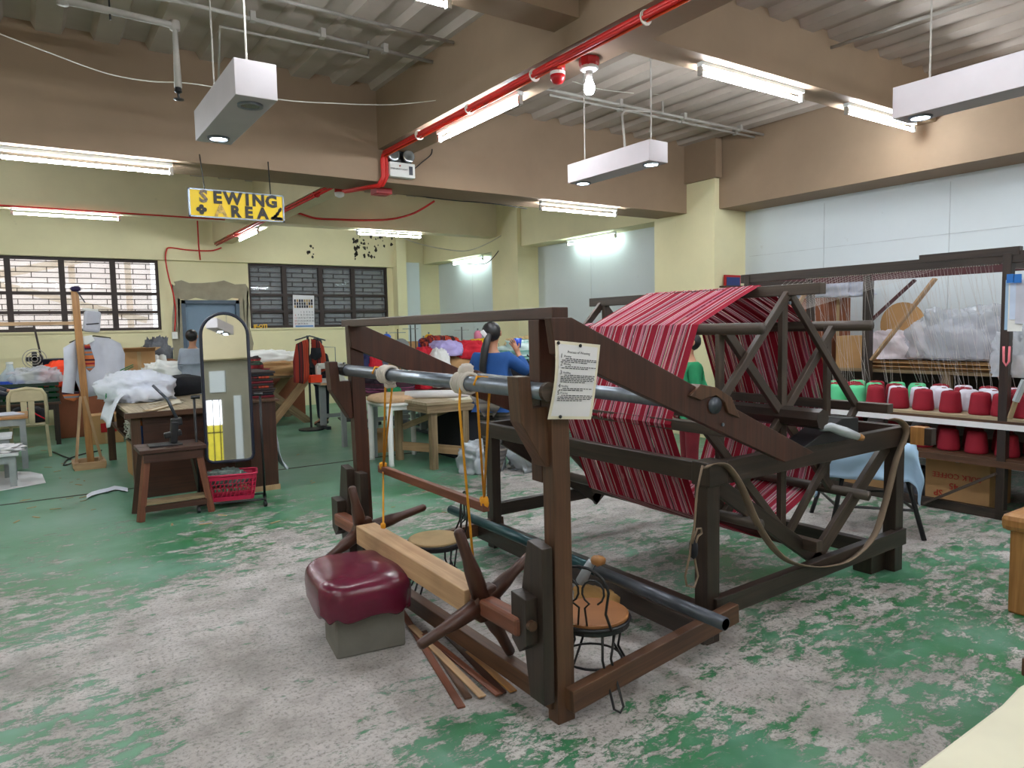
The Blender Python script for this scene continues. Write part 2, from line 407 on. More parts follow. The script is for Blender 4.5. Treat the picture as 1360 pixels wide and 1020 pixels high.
wf = B(); wf.box((XL, YF-.2, 0), (-4.2, YF, ZC)); wf.box((-4.2, YF-.2, 0), (-1.72, YF, .1)); wf.box((-4.2, YF-.2, 1.6), (-1.72, YF, ZC)); wf.box((-1.72, YF-.2, 0), (XR, YF, ZC))
struct('wall_front', wf, paint('grey_rear_wall', (150, 146, 128), .2))
struct('ceiling_beam', B().box((XL, YF, 2.5), (XR, YF+.3, ZC+.06)), MT['cream'])
struct('trim_7', B().box((-1.42, YF, 0), (-1.26, YF+.06, 1.65)), MT['panel'])
struct('trim_8', B().box((-1.95, YF, 1.75), (-1.6, YF+.05, 2.25)), MT['panel'])
struct('trim_2', B().box((7.05, YB+.02, 0), (7.62, YB+.16, 3.1)), MT['panel'])
# panel joints on the right wall
pj = B()
for y in (5.2, 3.75, 2.4, 9.6, 13.6): pj.box((XR-.004, y, .2), (XR+.004, y+.008, 3.0))
for z in (2.45,): pj.box((XR-.004, -2, z), (XR+.004, 6.3, z+.006))
struct('trim_3', pj, plain('panel_joint', (192, 198, 202), .8))
# ---- beams
main_y0, main_y1, mz = 6.85, 7.40, 3.06
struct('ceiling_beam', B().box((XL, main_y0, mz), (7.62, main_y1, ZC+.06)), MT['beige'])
struct('ceiling_beam', B().box((XL, 11.85, 3.33), (7.75, 12.15, ZC+.06)), MT['cream'])
struct('ceiling_beam', B().box((XL, YB-.12, 2.965), (6.93, YB+.01, ZC+.06)), MT['creamy'])
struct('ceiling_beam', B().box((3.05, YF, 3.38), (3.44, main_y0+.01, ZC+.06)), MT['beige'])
struct('ceiling_beam', B().box((3.10, main_y1-.01, 3.32), (3.46, YB-.11, ZC+.06)), MT['cream'])
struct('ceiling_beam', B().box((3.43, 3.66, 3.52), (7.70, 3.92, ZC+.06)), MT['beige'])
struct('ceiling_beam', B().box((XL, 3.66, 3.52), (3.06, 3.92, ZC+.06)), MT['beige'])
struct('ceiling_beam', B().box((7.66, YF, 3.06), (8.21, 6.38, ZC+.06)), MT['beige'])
struct('ceiling_beam', B().box((7.80, 7.45, 3.08), (8.21, 11.2, ZC+.06)), MT['creamy'])
struct('ceiling_beam', B().box((7.80, 12.0, 3.08), (8.21, YB+.2, ZC+.06)), MT['creamy'])
struct('column', B().box((7.57, 6.37, 0), (8.21, 7.46, ZC+.06)), MT['creamy'])
struct('column', B().box((7.72, 11.15, 0), (8.21, 12.05, ZC+.06)), MT['creamy'])
struct('column', B().box((6.93, YB-.25, 0), (7.16, YB+.1, ZC)), MT['creamy'])
struct('trim_4', B().box((7.52, 6.31, 3.45), (7.64, 7.0, ZC+.05)), MT['beige'])
# flaked paint patches on the back beam
random.seed(3)
fp = B()
def flake(c, r):
    k = random.randint(5, 8); vs = [V((c[0]+r*random.uniform(.4, 1.1)*math.cos(6.28*i/k), YB-.124, c[1]+r*random.uniform(.5, 1.6)*math.sin(6.28*i/k))) for i in range(k)]
    fp.add(vs, [tuple(range(k))])
for (x0, x1, y0, y1, n) in ((468, 505, 312, 342, 34), (505, 525, 310, 330, 10), (408, 418, 322, 345, 7), (470, 478, 325, 345, 5)):
    for i in range(n):
        p = wy(random.uniform(x0, x1), random.uniform(y0, y1), YB-.124); flake((p.x, p.z), random.uniform(.015, .05))
struct('trim_5', fp, plain('bare_flakes', (58, 52, 42), .9))
# cement patch round the door
cp = B(); random.seed(5)
def ragged(x0, x1, z0, z1, y):
    k = 26; vs = []
    for i in range(k):
        t = i/k*4
        if t < 1: p = (x0+(x1-x0)*t, z0)
        elif t < 2: p = (x1, z0+(z1-z0)*(t-1))
        elif t < 3: p = (x1-(x1-x0)*(t-2), z1)
        else: p = (x0, z1-(z1-z0)*(t-3))
        vs.append(V((p[0]+random.uniform(-.05, .05), y, p[1]+random.uniform(-.04, .05))))
    cp.add(vs+[V(((x0+x1)/2, y, (z0+z1)/2))], [(i, (i+1) % k, k) for i in range(k)])
ragged(D1-.16, D1, 0, DT+.25, YB-.003); ragged(D2, D2+.2, 0, DT+.2, YB-.003); ragged(D1-.1, D2+.15, DT, DT+.34, YB-.004)
struct('trim_6', cp, MT['patch'])
# door
d = B().box((D1+.07, YB+.08, 0), (D2-.07, YB+.12, DT-.07)); dr = struct('door_1', d, MT['doorp'], bev=.004)
fr = B().box((D1, YB-.01, 0), (D1+.07, YB+.14, DT)); fr.box((D2-.07, YB-.01, 0), (D2, YB+.14, DT)); fr.box((D1, YB-.01, DT-.07), (D2, YB+.14, DT))
part('door_frame', fr, MT['jamb'], dr)
part('door_handle', B().tube([(D2-.15, YB+.03, 1.0), (D2-.27, YB+.03, 1.0)], .012), MT['steel'], dr)
# windows with heavy frame and thin staggered leading
def window(n, x0, x1, posts, dark):
    f = B()
    for z, h in ((W1B, .05), (W1T-.05, .05), (2.305, .055), (1.965, .055)): f.box((x0, YB+.03, z), (x1, YB+.11, z+h))
    for x in posts: f.box((x-.045, YB+.025, W1B), (x+.045, YB+.12, W1T))
    w = struct('window_%d' % n, f, MT['winframe'])
    part('window_pane', B().box((x0, YB+.095, W1B), (x1, YB+.10, W1T)), MT['glassdark'], w)
    g = B(); z = W1B+.10; r = 0; step = .094
    while z < W1T-.03:
        g.box((x0, YB+.075, z), (x1, YB+.089, z+.012))
        xs = x0+(.22 if r % 2 else .45)
        while xs < x1: g.box((xs, YB+.075, z), (xs+.012, YB+.089, min(z+step, W1T))); xs += .45
        z += step; r += 1
    part('window_grille', g, MT['winframe'], w, kind='stuff')
    part('window_sill', B().box((x0-.02, YB-.03, W1B-.035), (x1+.02, YB+.05, W1B)), MT['creamy'], w)
    return w
window(1, W1L, W1R, [W1L, wy(12, 390, YB).x-1.08, wy(12, 390, YB).x, wy(84, 390, YB).x, wy(152, 390, YB).x, W1R], 0)
window(2, W2L, W2R, [W2L, wy(379, 390, YB).x, wy(427, 390, YB).x, wy(470, 390, YB).x, W2R], 1)
# rear window (seen in the mirror)
f = B()
for x in [-4.2+.15*i for i in range(18)]: f.box((x-.01, YF-.12, .1), (x+.01, YF-.1, 1.6))
for z in (.1, .8, 1.58): f.box((-4.2, YF-.12, z), (-1.72, YF-.08, z+.03))
struct('window_3', f, MT['winframe'])
struct('wall_outside', B().box((-7, YF-2.6, -.2), (2, YF-2.4, 1.05)), plain('yellow_facade', (226, 214, 70), .8))
struct('ground_outside', B().box((-9, YF-2.4, -.2), (4, YF-.2, -.1)), MT['patch'])
# outside the back windows: bright yard structure on the left, dim passage on the right
struct('wall_neighbour', B().box((-6, YB+4.6, 0), (2.6, YB+4.7, 6.5)), plain('pale_sheeting', (236, 226, 222), .8, var=.1, sc=.8))
yb = B()
for x in (-3.5, -2.2, -.6, .9, 2.0): yb.bar((x, YB+3.6, 0), (x, YB+3.6, 4.5), .12, .12)
yb.bar((-4, YB+3.4, 2.0), (2.5, YB+3.4, 3.6), .1, .16); yb.bar((-3, YB+3.3, 3.4), (2.3, YB+3.3, 1.9), .08, .14)
obj('timber_scaffold', yb, plain('pale_timber', (226, 206, 186), .8), label='pale timber posts and braces in the yard beyond the left window', cat='scaffold')
ps = B().box((2.45, YB+1.5, 0), (9, YB+1.6, 4)); ps.box((2.3, YB+.2, 0), (2.45, YB+1.6, 4)); ps.box((2.3, YB+.2, 3.4), (9, YB+1.6, 3.5)); ps.box((8.6, YB+.4, 0), (8.7, YB+1.6, 3.5))
struct('wall_passage', ps, plain('grey_passage_wall', (104, 104, 98), .8, var=.2, sc=1.5))
# ================================================================ CEILING THINGS
def fixture(p0, p1, label, tm='tube', up=(0, 0, 1), side=(0, 0, -1), group='bare fluorescent battens on the beams'):
    p0 = V(p0); p1 = V(p1); d = (p1-p0).normalized(); s = V(side)
    t = thing('fluorescent_light', label, 'light', (p0+p1)/2, group)
    m = B().bar(p0-d*.03+V((0, 0, .068)), p1+d*.03+V((0, 0, .068)), .055, .035); part('housing', m, MT['reflector'], t, bev=.004)
    for q in (p0-d*.02, p1+d*.02): part('end_socket', B().bar(q+V((0, 0, .045)), q+V((0, 0, -.02)), .03, .03), MT['conduit'], t)
    part('lamp_tube', B().tube([p0, p1], .0145, 10), MT[tm], t, smooth=True)
    return t
fz = mz-.085
fixture((-.08, 6.98, fz), (1.12, 6.98, fz), 'lit tube under the main cross beam, far left of the picture')
fixture((5.22, 7.0, fz), (6.38, 7.0, fz), 'lit tube under the main cross beam, right of its middle')
fixture((-.05, 11.95, 3.25), (1.2, 11.95, 3.25), 'lit tube under the rear cross beam, at left above the window')
fixture((4.9, 11.95, 3.25), (6.1, 11.95, 3.25), 'lit tube under the rear cross beam, above the flaked wall')
fixture((3.28, 5.95, 3.30), (3.28, 4.68, 3.30), 'lit tube along the beam that carries the thick red cables')
fixture((3.40, 2.35, 3.30), (3.40, 1.15, 3.30), 'lit tube at the top edge of the picture beside the red cables')
fixture((3.30, 13.6, 3.24), (3.30, 12.4, 3.24), 'lit tube on the beam behind the yellow sign')
fixture((8.02, 10.0, 3.0), (8.02, 8.8, 3.0), 'lit tube on the side beam, right of the far column', 'tube_dim')
fixture((8.02, 14.1, 3.0), (8.02, 12.9, 3.0), 'lit tube on the side beam, left of the far column', 'tube_dim')
fixture((4.35, 3.78, 3.44), (5.58, 3.78, 3.44), 'lit tube under the right short beam, nearer the light bulb')
fixture((6.30, 3.78, 3.44), (7.45, 3.78, 3.44), 'lit tube under the right short beam, nearer the right wall')
fixture((1.0, 3.78, 3.44), (2.14, 3.78, 3.44), 'lit tube under the left short beam at the top edge of the picture')
for k, (x, y) in enumerate(((-3.2, 6.98), (-3.4, 3.78), (-1.6, .2), (1.2, -1.0), (1.0, -3.0), (5.6, -1.2), (5.6, .8), (-3.4, -1.8), (-3.4, 11.95), (-1.8, 9.4), (-1.6, 2.0), (4.6, -2.6))):  # unseen tubes, added to brighten the floor and walls
    fixture((x, y, 3.05 if y > 6 else 3.46), (x+1.2, y, 3.05 if y > 6 else 3.46), 'added fill tube outside the picture, %s of the unseen ones' % ORD[k])
for o in [q for q in bpy.data.objects if q.name.startswith('fluorescent_light') and 'outside the picture,' in q['label']]: o['group'] = 'added fill tubes out of view'
def pendant(x, y0, y1, z0, z1, w, label, lamps, rods):
    t = thing('pendant_light_box', label, 'light', (x, (y0+y1)/2, z0))
    part('box_housing', B().box((x-w/2, y0, z0), (x+w/2, y1, z1)), MT['lilacwhite'], t, bev=.003)
    for yy, lit in lamps:
        lr = part('lamp_ring', B().lathe((x, yy, z0-.012), [(.055, .012), (.068, .012), (.068, 0), (.052, 0), (.05, .010)], 20), MT['steel'], t, smooth=False)
        part('lamp_face', B().lathe((x, yy, z0-.008), [(.05, 0), (.05, .004)], 20), MT['down'] if lit else MT['lens'], lr, label='lit white lamp' if lit else 'unlit silver lamp')
    for yy in rods: part('hanging_rod', B().tube([(x, yy, z1), (x, yy, ZC+.05)], .006, 6), MT['conduit'], t)
    return t
pendant(1.09, 3.98, 5.05, 2.80, 2.99, .22, 'white box pendant with one unlit and one lit lamp, left, above the yellow sign', ((4.12, False), (4.9, True)), (4.15, 4.95))
pendant(4.13, 4.02, 5.02, 2.81, 2.97, .20, 'white box pendant with two lit lamps hanging in front of the main cross beam', ((4.1, True), (4.93, True)), (4.1, 4.9))
pendant(4.62, 0.9, 2.42, 2.79, 2.98, .20, 'large white box pendant cut off by the right edge of the picture', ((2.3, True), (1.1, False)), (1.3, 2.25))
pendant(-.93, -2.0, -.9, 2.80, 2.99, .22, 'white box pendant of the hall behind the picture seen in the mirror', ((-1.42, True), (-1.8, True)), (-1.9, -1.0))
pendant(-1.8, 3.98, 5.05, 2.80, 2.99, .22, 'white box pendant of the hall to the left outside the picture', ((4.12, True), (4.9, True)), (4.15, 4.95))
def spot(p, e, ang=1.9):
    l = bpy.data.lights.new('downlight', 'SPOT'); l.energy = e; l.spot_size = ang; l.spot_blend = .6; l.shadow_soft_size = .05; l.color = (.88, .95, 1)
    o = bpy.data.objects.new('downlight', l); COL.objects.link(o); o.location = p
for p in ((1.09, 4.9, 2.78), (4.13, 4.1, 2.79), (4.13, 4.93, 2.79), (4.62, 2.3, 2.77)): spot(p, 26)
# red conduit cables along the beam
def cable(name, pts, r, mat, label, cat='cable', group=None, n=6):
    # smooth through points
    P = [V(p) for p in pts]; out = []
    for i in range(len(P)-1):
        a = P[max(i-1, 0)]; b = P[i]; c = P[i+1]; d_ = P[min(i+2, len(P)-1)]
        K = 6 if len(P) > 2 else 1
        for k in range(K):
            t = k/K; out.append(.5*((2*b)+(c-a)*t+(2*a-5*b+4*c-d_)*t*t+(3*b-a-3*c+d_)*t**3))
    out.append(P[-1])
    o = obj(name, B().tube(out, r, n), mat, smooth=True, label=label, cat=cat, group=group); return o
t = thing('cable_bundle', 'thick bundle of red cables strapped under the near beam down to the emergency light', 'cable', (3.08, 4, 3.36))
for k, (dx, dz, m_, r_) in enumerate(((0, 0, 'redcable', .022), (.035, -.01, 'redcable', .016), (-.02, -.025, 'redcable', .014), (.012, -.035, 'orcable', .008))):
    part('cable', B().tube([(3.08+dx, .8, 3.345+dz), (3.08+dx, 3.5, 3.345+dz), (3.09+dx, 6.78, 3.34+dz), (3.09+dx, 6.81, 3.28), (3.09+dx, 6.81, 3.10), (3.05+dx, 6.83, 3.02), (2.86+dx, 7.3, 3.02)], r_, 8), MT[m_], t, smooth=True)
for y in (1.5, 2.3, 3.1, 4.2, 5.1, 6.0): part('cable_tie', B().lathe((3.085, y, 3.33), [(.046, -.004), (.046, .004)], 12, ax=Matrix.Rotation(math.pi/2, 3, 'X')), MT['wire'], t)
p = wy(412, 258, 8.0)
t = thing('cable_bundle', 'red cables strapped to the beam behind the yellow sign', 'cable', (3.13, 11, 3.3))
for k, (dx, dz) in enumerate(((0, 0), (.03, -.02), (.07, .0))):
    part('cable', B().tube([(3.12+dx, 7.5, 3.30+dz), (3.12+dx, 14.8, 3.29+dz)], .014, 6), MT['redcable'], t, smooth=True)
for y in (9, 10.5, 13.2): part('cable_tie', B().lathe((3.15, y, 3.3), [(.05, -.004), (.05, .004)], 10, ax=Matrix.Rotation(math.pi/2, 3, 'X')), MT['redpaint'], t)
def wpts(l, Y): return [wy(a, b, Y) for a, b in l]
cable('red_cable', [V((-5, 11.83, 3.325)), V((-.2, 11.83, 3.325)), V((2.66, 11.83, 3.325))], .012, MT['redcable'], 'thin red cable running along the rear cross beam at left')
cable('red_cable', wpts([(262, 290), (263, 310), (264, 328)], 14.7)+[wy(266, 345, YB-.15)], .014, MT['redcable'], 'red cable dropping down the wall above the grey door')
cable('red_cable', wpts([(294, 329), (280, 333), (250, 332), (226, 329), (221, 333), (220, 346), (224, 368), (230, 390), (233, 412), (232, 440)], YB-.15), .014, MT['redcable'], 'red cable looping to the white switch beside the door')
cable('red_cable', [wy(380, 293, 12.5), wy(392, 283, 11.8), wy(420, 290, 11.75), wy(450, 291.5, 11.7), wy(485, 292.5, 11.6), wy(520, 291, 11.4), wy(550, 283, 11.3), wy(577, 267, 11.2)], .018, MT['redcable'], 'sagging red cable below the near cross beam, right of the sign')
for lab, pts in (('thin pale wire sagging across the upper left, in front of the main cross beam', [(0, 45), (60, 68), (140, 97), (200, 108), (262, 112), (371, 132), (440, 137), (520, 139), (600, 131), (690, 121)]),
                 ('thin pale wire sagging from the bulb beam to the right wall', [(760, 108), (800, 119), (860, 125), (910, 125), (960, 124), (1060, 112)])):
    cable('hanging_wire', wpts(pts, 5.6), .004, MT['wire'], lab, 'wire')
cable('hanging_wire', wpts([(522, 306), (545, 320), (585, 330), (620, 333), (650, 322), (676, 306)], 11.7), .008, MT['wire'], 'wire sagging from the far tube to the red junction on the rear beam', 'wire')
cable('hanging_wire', wpts([(678, 306), (668, 325), (650, 347), (635, 351), (620, 350)], 11.8), .008, MT['black'], 'dark looped wire by the far column', 'wire')
cable('hanging_wire', wpts([(478, 251), (520, 256), (600, 266), (650, 270), (700, 277)], 7.38), .006, MT['black'], 'dark wire under the main cross beam', 'wire')
# junction
t = thing('junction_box', 'small red junction box under the main cross beam beside the cables', 'junction box', (3.3, 7.2, 3.0))
part('box', B().box((3.14, 7.12, 3.0), (3.32, 7.28, 3.06)), MT['redpaint'], t, bev=.004); part('cover', B().box((3.17, 7.15, 2.992), (3.29, 7.25, 3.0)), MT['redpaint'], t)
# conduits
def conduit(pts, r, label, name='conduit'):
    return cable_line(name, pts, r, label)
def cable_line(name, pts, r, label):
    t = thing(name, label, 'conduit', V(pts[0])); P = [V(q) for q in pts]
    part('pipe', B().tube(P, r, 8), MT['conduit'], t, smooth=True)
    for a, b in zip(P, P[1:]):
        if (b-a).length > 1.5:
            for k in range(1, 4):
                q = a.lerp(b, k/4); part('clamp', B().box(q-V((.02, .03, .02)), q+V((.02, .03, .05))), MT['conduit'], t)
    return t
Zp = 3.86
conduit([fl(-300, -60, Zp)*1, fl(230, 0, Zp), fl(585, 85, Zp)], .016, 'painted conduit under the ceiling deck at upper left')
conduit([V((-3, 5.05, Zp)), V((3.0, 5.18, Zp))], .013, 'thinner painted conduit running beside the upper left one')
conduit([fl(725, 118, Zp), fl(1048, 186, Zp)], .016, 'painted conduit under the ceiling deck behind the bulb')
conduit([fl(730, 126, Zp), fl(1040, 190, Zp)], .013, 'second painted conduit just behind the one by the bulb')
conduit([fl(1083, 70, 3.88), fl(1330, -10, 3.88)], .014, 'painted conduit at the upper right above the big pendant')
conduit([fl(290, 35, 3.85)+V((1.2, 0, .13)), fl(290, 35, 3.85)+V((1.2, 0, 0)), fl(292, 35, 3.85), fl(290, 100, 3.7)+V((0, .1, -.3))], .012, 'bent conduit dropping behind the left pendant box')
conduit([wy(880, 149, 5.6)+V((0, 0, .9)), wy(880, 149, 5.6), wy(830, 147, 5.6), wy(826, 152, 5.6), wy(830, 196, 5.2)], .012, 'bent conduit dropping to the middle pendant box')
t = thing('sprinkler_pipe', 'pale sprinkler pipe with a black head below the deck at upper left', 'sprinkler', fl(83, 5, 3.7))
Z = 3.7; a = fl(83, 0, Z); b = fl(232, 34, Z); e = V(b); e.z = 3.28
part('pipe', B().tube([a+V((0, 0, .25)), a, b, e], .026, 10), MT['conduit'], t, smooth=True)
for q in (a, b): part('elbow', B().lathe(q, [(.0, -.035), (.034, -.03), (.036, 0), (.034, .03), (0, .035)], 12), MT['conduit'], t, smooth=True)
part('sprinkler_head', B().lathe(e-V((0, 0, .09)), [(.004, 0), (.035, .006), (.035, .012), (.008, .016), (.008, .05), (.026, .06), (.02, .09)], 12), MT['black'], t)
part('hanger', B().tube([a.lerp(b, .4)+V((0, 0, .25)), a.lerp(b, .4)-V((0, 0, .06))], .006), MT['black'], t)
# bulb and alarm bell
bz = 3.38; p = V((3.30, 3.86, bz))
t = thing('light_bulb', 'bare lit bulb in a round ceiling base beside the red alarm', 'light bulb', p-V((0, 0, .3)))
part('base_box', B().lathe(p-V((0, 0, .06)), [(.06, 0), (.07, .02), (.07, .06)], 8), MT['redpaint'], t)
part('ceiling_plate', B().lathe(p-V((0, 0, .085)), [(.045, 0), (.065, .012), (.06, .03)], 20), MT['reflector'], t, smooth=True)
part('lamp_holder', B().lathe(p-V((0, 0, .13)), [(.022, 0), (.026, .05)], 14), MT['conduit'], t, smooth=True)
part('bulb', B().lathe(p-V((0, 0, .245)), [(.004, 0), (.026, .008), (.037, .035), (.036, .06), (.024, .09), (.018, .118)], 18), MT['bulb'], t, smooth=True)
p = V((3.12, 3.98, 3.345))
t = thing('alarm_bell', 'red round alarm lamp strapped to the cable beam beside the bulb', 'alarm', p-V((0, 0, .15)))
part('bell_base', B().lathe(p-V((0, 0, .05)), [(.05, 0), (.055, .05)], 16), MT['redpaint'], t, smooth=True)
part('collar', B().lathe(p-V((0, 0, .075)), [(.052, 0), (.052, .022)], 16), MT['white'], t)
part('dome', B().lathe(p-V((0, 0, .135)), [(.01, 0), (.035, .01), (.05, .035), (.052, .06)], 16), MT['redpaint'], t, smooth=True)
spot((3.3, 3.86, 3.1), 20, 2.8)
t = thing('alarm_bell', 'small red alarm lamp on the beam behind the right end of the sign', 'alarm', (3.3, 8.6, 3.2))
part('bell_base', B().lathe((3.3, 8.6, 3.26), [(.06, 0), (.06, .06)], 14), MT['redpaint'], t); part('dome', B().lathe((3.3, 8.6, 3.2), [(.02, 0), (.055, .02), (.06, .06)], 14), MT['white'], t, smooth=True)
# emergency light
E0 = wy(512, 203, 6.79); 
t = thing('emergency_light', 'twin headed emergency light on the face of the main cross beam', 'emergency light', wy(533, 236, 6.8))
a = wy(516, 213.5, 6.8); b = wy(549, 217, 6.8); c = wy(550, 238, 6.8)
part('battery_case', B().box((a.x, 6.77, c.z), (c.x, 6.85, a.z-.01)), MT['white'], t, bev=.006)
part('lamp_bracket', B().box((a.x-.01, 6.81, a.z-.01), (c.x-.02, 6.85, a.z+.11)), MT['black'], t)
for px in (521, 541):
    q = wy(px, 208, 6.8)
    part('lamp_head', B().lathe((q.x, 6.81, a.z+.06), [(.045, 0), (.062, .02), (.064, .05), (.055, .055), (.0, .04)], 18, ax=Matrix.Rotation(math.pi/2, 3, 'X')), MT['lens'], t, smooth=True)
part('status_window', B().box((c.x-.07, 6.765, c.z+.03), (c.x-.03, 6.77, a.z-.04)), MT['navy'], t)
tm = text_mesh('EMERGENCY LIGHT', .022, ((a.x+c.x)/2-.04, 6.767, (a.z+c.z)/2), (1, 0, 0), (0, 0, 1), .0005); part('case_print', tm, MT['ink'], t)
part('indicator', B().lathe((a.x+.11, 6.768, a.z-.045), [(.008, 0), (.008, .004)], 10, ax=Matrix.Rotation(math.pi/2, 3, 'X')), MT['redpaint'], t)
cable('power_cord', [V((c.x, 6.8, c.z+.1)), wy(560, 216, 6.8), wy(572, 206, 6.8), wy(574, 198, 6.8)], .006, MT['black'], 'black cord curling from the emergency light up to the beam', 'cable')
# sign
sy = 6.72; a = wy(249, 247, sy); b = wy(378, 294, sy); c = wy(378, 262, sy); a2 = wy(251, 289, sy)
z1, z0 = (a.z+c.z)/2, (b.z+a2.z)/2
t = thing('hanging_sign', 'yellow hanging sign reading SEWING AREA in black mosaic letters', 'sign', ((a.x+b.x)/2, sy, z0))
part('sign_board', B().box((a.x, sy, z0), (b.x, sy+.02, z1)), MT['signyellow'], t)
fr = B()
for q in ((a.x, z0, a.x+.014, z1), (b.x-.014, z0, b.x, z1), (a.x, z0, b.x, z0+.012), (a.x, z1-.012, b.x, z1)): fr.box((q[0], sy-.006, q[1]), (q[2], sy+.026, q[3]))
part('sign_frame', fr, MT['steel'], t)
cx = (a.x+b.x)/2; hh = z1-z0; wd = b.x-a.x
def letter(ch, u, v, s_, mat): part('letter', text_mesh(ch, s_, (a.x+wd*u, sy-.004, z0+hh*v), (1, 0, 0), (0, 0, 1), .003, bold=.006), mat, t, label=None)
for ch, u in zip('SEWING', (.15, .29, .45, .60, .72, .86)): letter(ch, u, .72, .145, MT['signbrown'] if ch == 'S' and u == .15 else MT['signblack'])
for ch, u in zip('AREA', (.32, .47, .61, .76)): letter(ch, u, .26, .135, MT['signgold'] if u == .32 else MT['signblack'])
fm = B()
for k in range(4):
    q = V((a.x+wd*.125+.024*math.cos(k*1.57), sy-.004, z0+hh*.27+.024*math.sin(k*1.57))); fm.lathe(q, [(.02, 0), (.02, .003)], 10, ax=Matrix.Rotation(math.pi/2, 3, 'X'))
part('flower_motif', fm, MT['signblack'], t)
fm = B()
for k in range(12):
    q = V((a.x+wd*(.86+.009*k), sy-.004, z0+hh*(.12+.002*k*k+.012*k))); fm.lathe(q, [(.012+.004*math.sin(k*2), 0), (.012, .003)], 8, ax=Matrix.Rotation(math.pi/2, 3, 'X'))
for k in range(5): fm.lathe(V((a.x+wd*(.90+.015*k), sy-.004, z0+hh*(.12+.01*(k % 2)))), [(.016, 0), (.014, .003)], 8, ax=Matrix.Rotation(math.pi/2, 3, 'X'))
part('leaf_motif', fm, MT['signblack'], t)
for u, px, py in ((.17, 265, 205), (.86, 356, 215)): part('hanging_chain', B().tube([(a.x+wd*u, sy+.01, z1), wy(px, py, 6.83)], .005, 6), MT['black'], t)
# ================================================================ LOOM
def prism(poly, axis, a, b, mb=None, mi=0):
    mb = mb or B(); n = len(poly)
    f = {0: lambda p, t: V((t, p[0], p[1])), 1: lambda p, t: V((p[0], t, p[1])), 2: lambda p, t: V((p[0], p[1], t))}[axis]
    vs = [f(p, a) for p in poly]+[f(p, b) for p in poly]
    fs = [tuple(range(n-1, -1, -1)), tuple(range(n, 2*n))]+[(i, (i+1) % n, n+(i+1) % n, n+i) for i in range(n)]
    uv = []
    for g in fs:
        q = [vs[i] for i in g]; uv.append([(v.z, v.x+v.y) for v in q])
    return mb.add(vs, fs, uv, mi)
LY0, LY1 = 2.16, 4.17
loom = thing('weaving_loom', 'large brown wooden floor loom frame with steel roller pipes and striped warp behind it', 'loom', (1.66, 3.1, 0))
red, drk, mid = MT['wd_red'], MT['wd_dark'], MT['wd_mid']
part('post', B().bar((1.665, LY0, 0), (1.655, LY0, 1.30), .066, .085, (1, 0, 0)), mid, loom, bev=.004)
part('post', B().bar((1.655, LY0+.07, .95), (1.65, LY0+.07, 1.58), .07, .08, (1, 0, 0)), red, loom, bev=.004)
part('post', B().bar((1.69, LY1, 0), (1.655, LY1, 1.58), .066, .085, (1, 0, 0)), red, loom, bev=.004)
part('top_rail', B().bar((1.65, LY0-.05, 1.602), (1.65, LY1+.09, 1.60), .075, .045), red, loom, bev=.004)
part('bottom_rail', B().bar((1.64, LY0, .09), (1.64, LY1, .09), .06, .08), mid, loom, bev=.004)
part('side_rail', B().bar((1.66, LY0-.055, .10), (2.74, LY0+.02, .165), .05, .09), mid, loom, bev=.004)
part('side_rail', B().bar((1.70, LY1+.05, .10), (2.74, LY1+.05, .165), .05, .09), mid, loom, bev=.004)
part('cross_rail', B().bar((2.53, LY0, .12), (2.56, LY1+.05, .14), .07, .1), drk, loom, bev=.004)
for y in (LY0-.035, LY1-.03):
    part('arm', prism([(1.60, 1.585), (1.70, 1.585), (3.26, .89), (3.02, .87), (1.62, 1.45)], 1, y-.02, y+.02), red, loom, bev=.003)
part('arm_bolt', B().lathe((2.55, LY0-.06, 1.10), [(.008, 0), (.008, .006)], 10, ax=Matrix.Rotation(math.pi/2, 3, 'X')), MT['steel'], loom)
# roller brackets on both posts
for y in (LY0+.02, LY1):
    part('roller_bracket', prism([(1.48, 1.37), (1.535, 1.37), (1.545, 1.25), (1.61, 1.25), (1.62, 1.02), (1.60, 1.02), (1.49, 1.20)], 1, y-.03, y+.045), mid if y < 3 else red, loom, bev=.003)
pa, pb = wx(722, 520, 1.575), wx(456, 491, 1.575)
rp1 = part('roller_pipe', B().tube([pa-V((0, .02, 0)), pb], .033, 20), MT['steel'], loom, smooth=True)
part('pipe_end_ring', B().lathe(pa-V((0, .018, 0)), [(.024, 0), (.036, 0), (.036, .02)], 18, ax=Matrix.Rotation(math.pi/2, 3, 'X')), MT['wd_reel'], rp1)
part('tape_wrap', B().lathe(pb+V((0, .02, 0)), [(.036, 0), (.037, .10)], 14, ax=Matrix.Rotation(math.pi/2, 3, 'X')), MT['black'], rp1)
qa, qb = wx(946, 538, 2.5), wx(632, 502, 2.5)
rp2 = part('roller_pipe', B().tube([qa-V((0, .02, 0)), qb], .036, 20), MT['steel'], loom, smooth=True)
part('pipe_bore', B().lathe(qa-V((0, .021, 0)), [(.0, 0), (.032, 0)], 18, ax=Matrix.Rotation(math.pi/2, 3, 'X')), MT['pipe_dk'], rp2)
part('pipe_end_shade', B().tube([qa-V((0, .022, 0)), qa+V((0, .05, 0))], .0375, 20), MT['pipe_dk'], rp2, smooth=True)  # added dark sleeve, dulls the brightly lit rim of the pipe end
for y in (LY0-.07, LY1-.07):
    part('pipe_holder', prism([(2.33, 1.245), (2.40, 1.29), (2.50, 1.27), (2.60, 1.22), (2.66, 1.12), (2.58, 1.15), (2.555, 1.20), (2.50, 1.235), (2.45, 1.23), (2.40, 1.22)], 1, y, y+.06), MT['wd_mid'], loom, bev=.003)
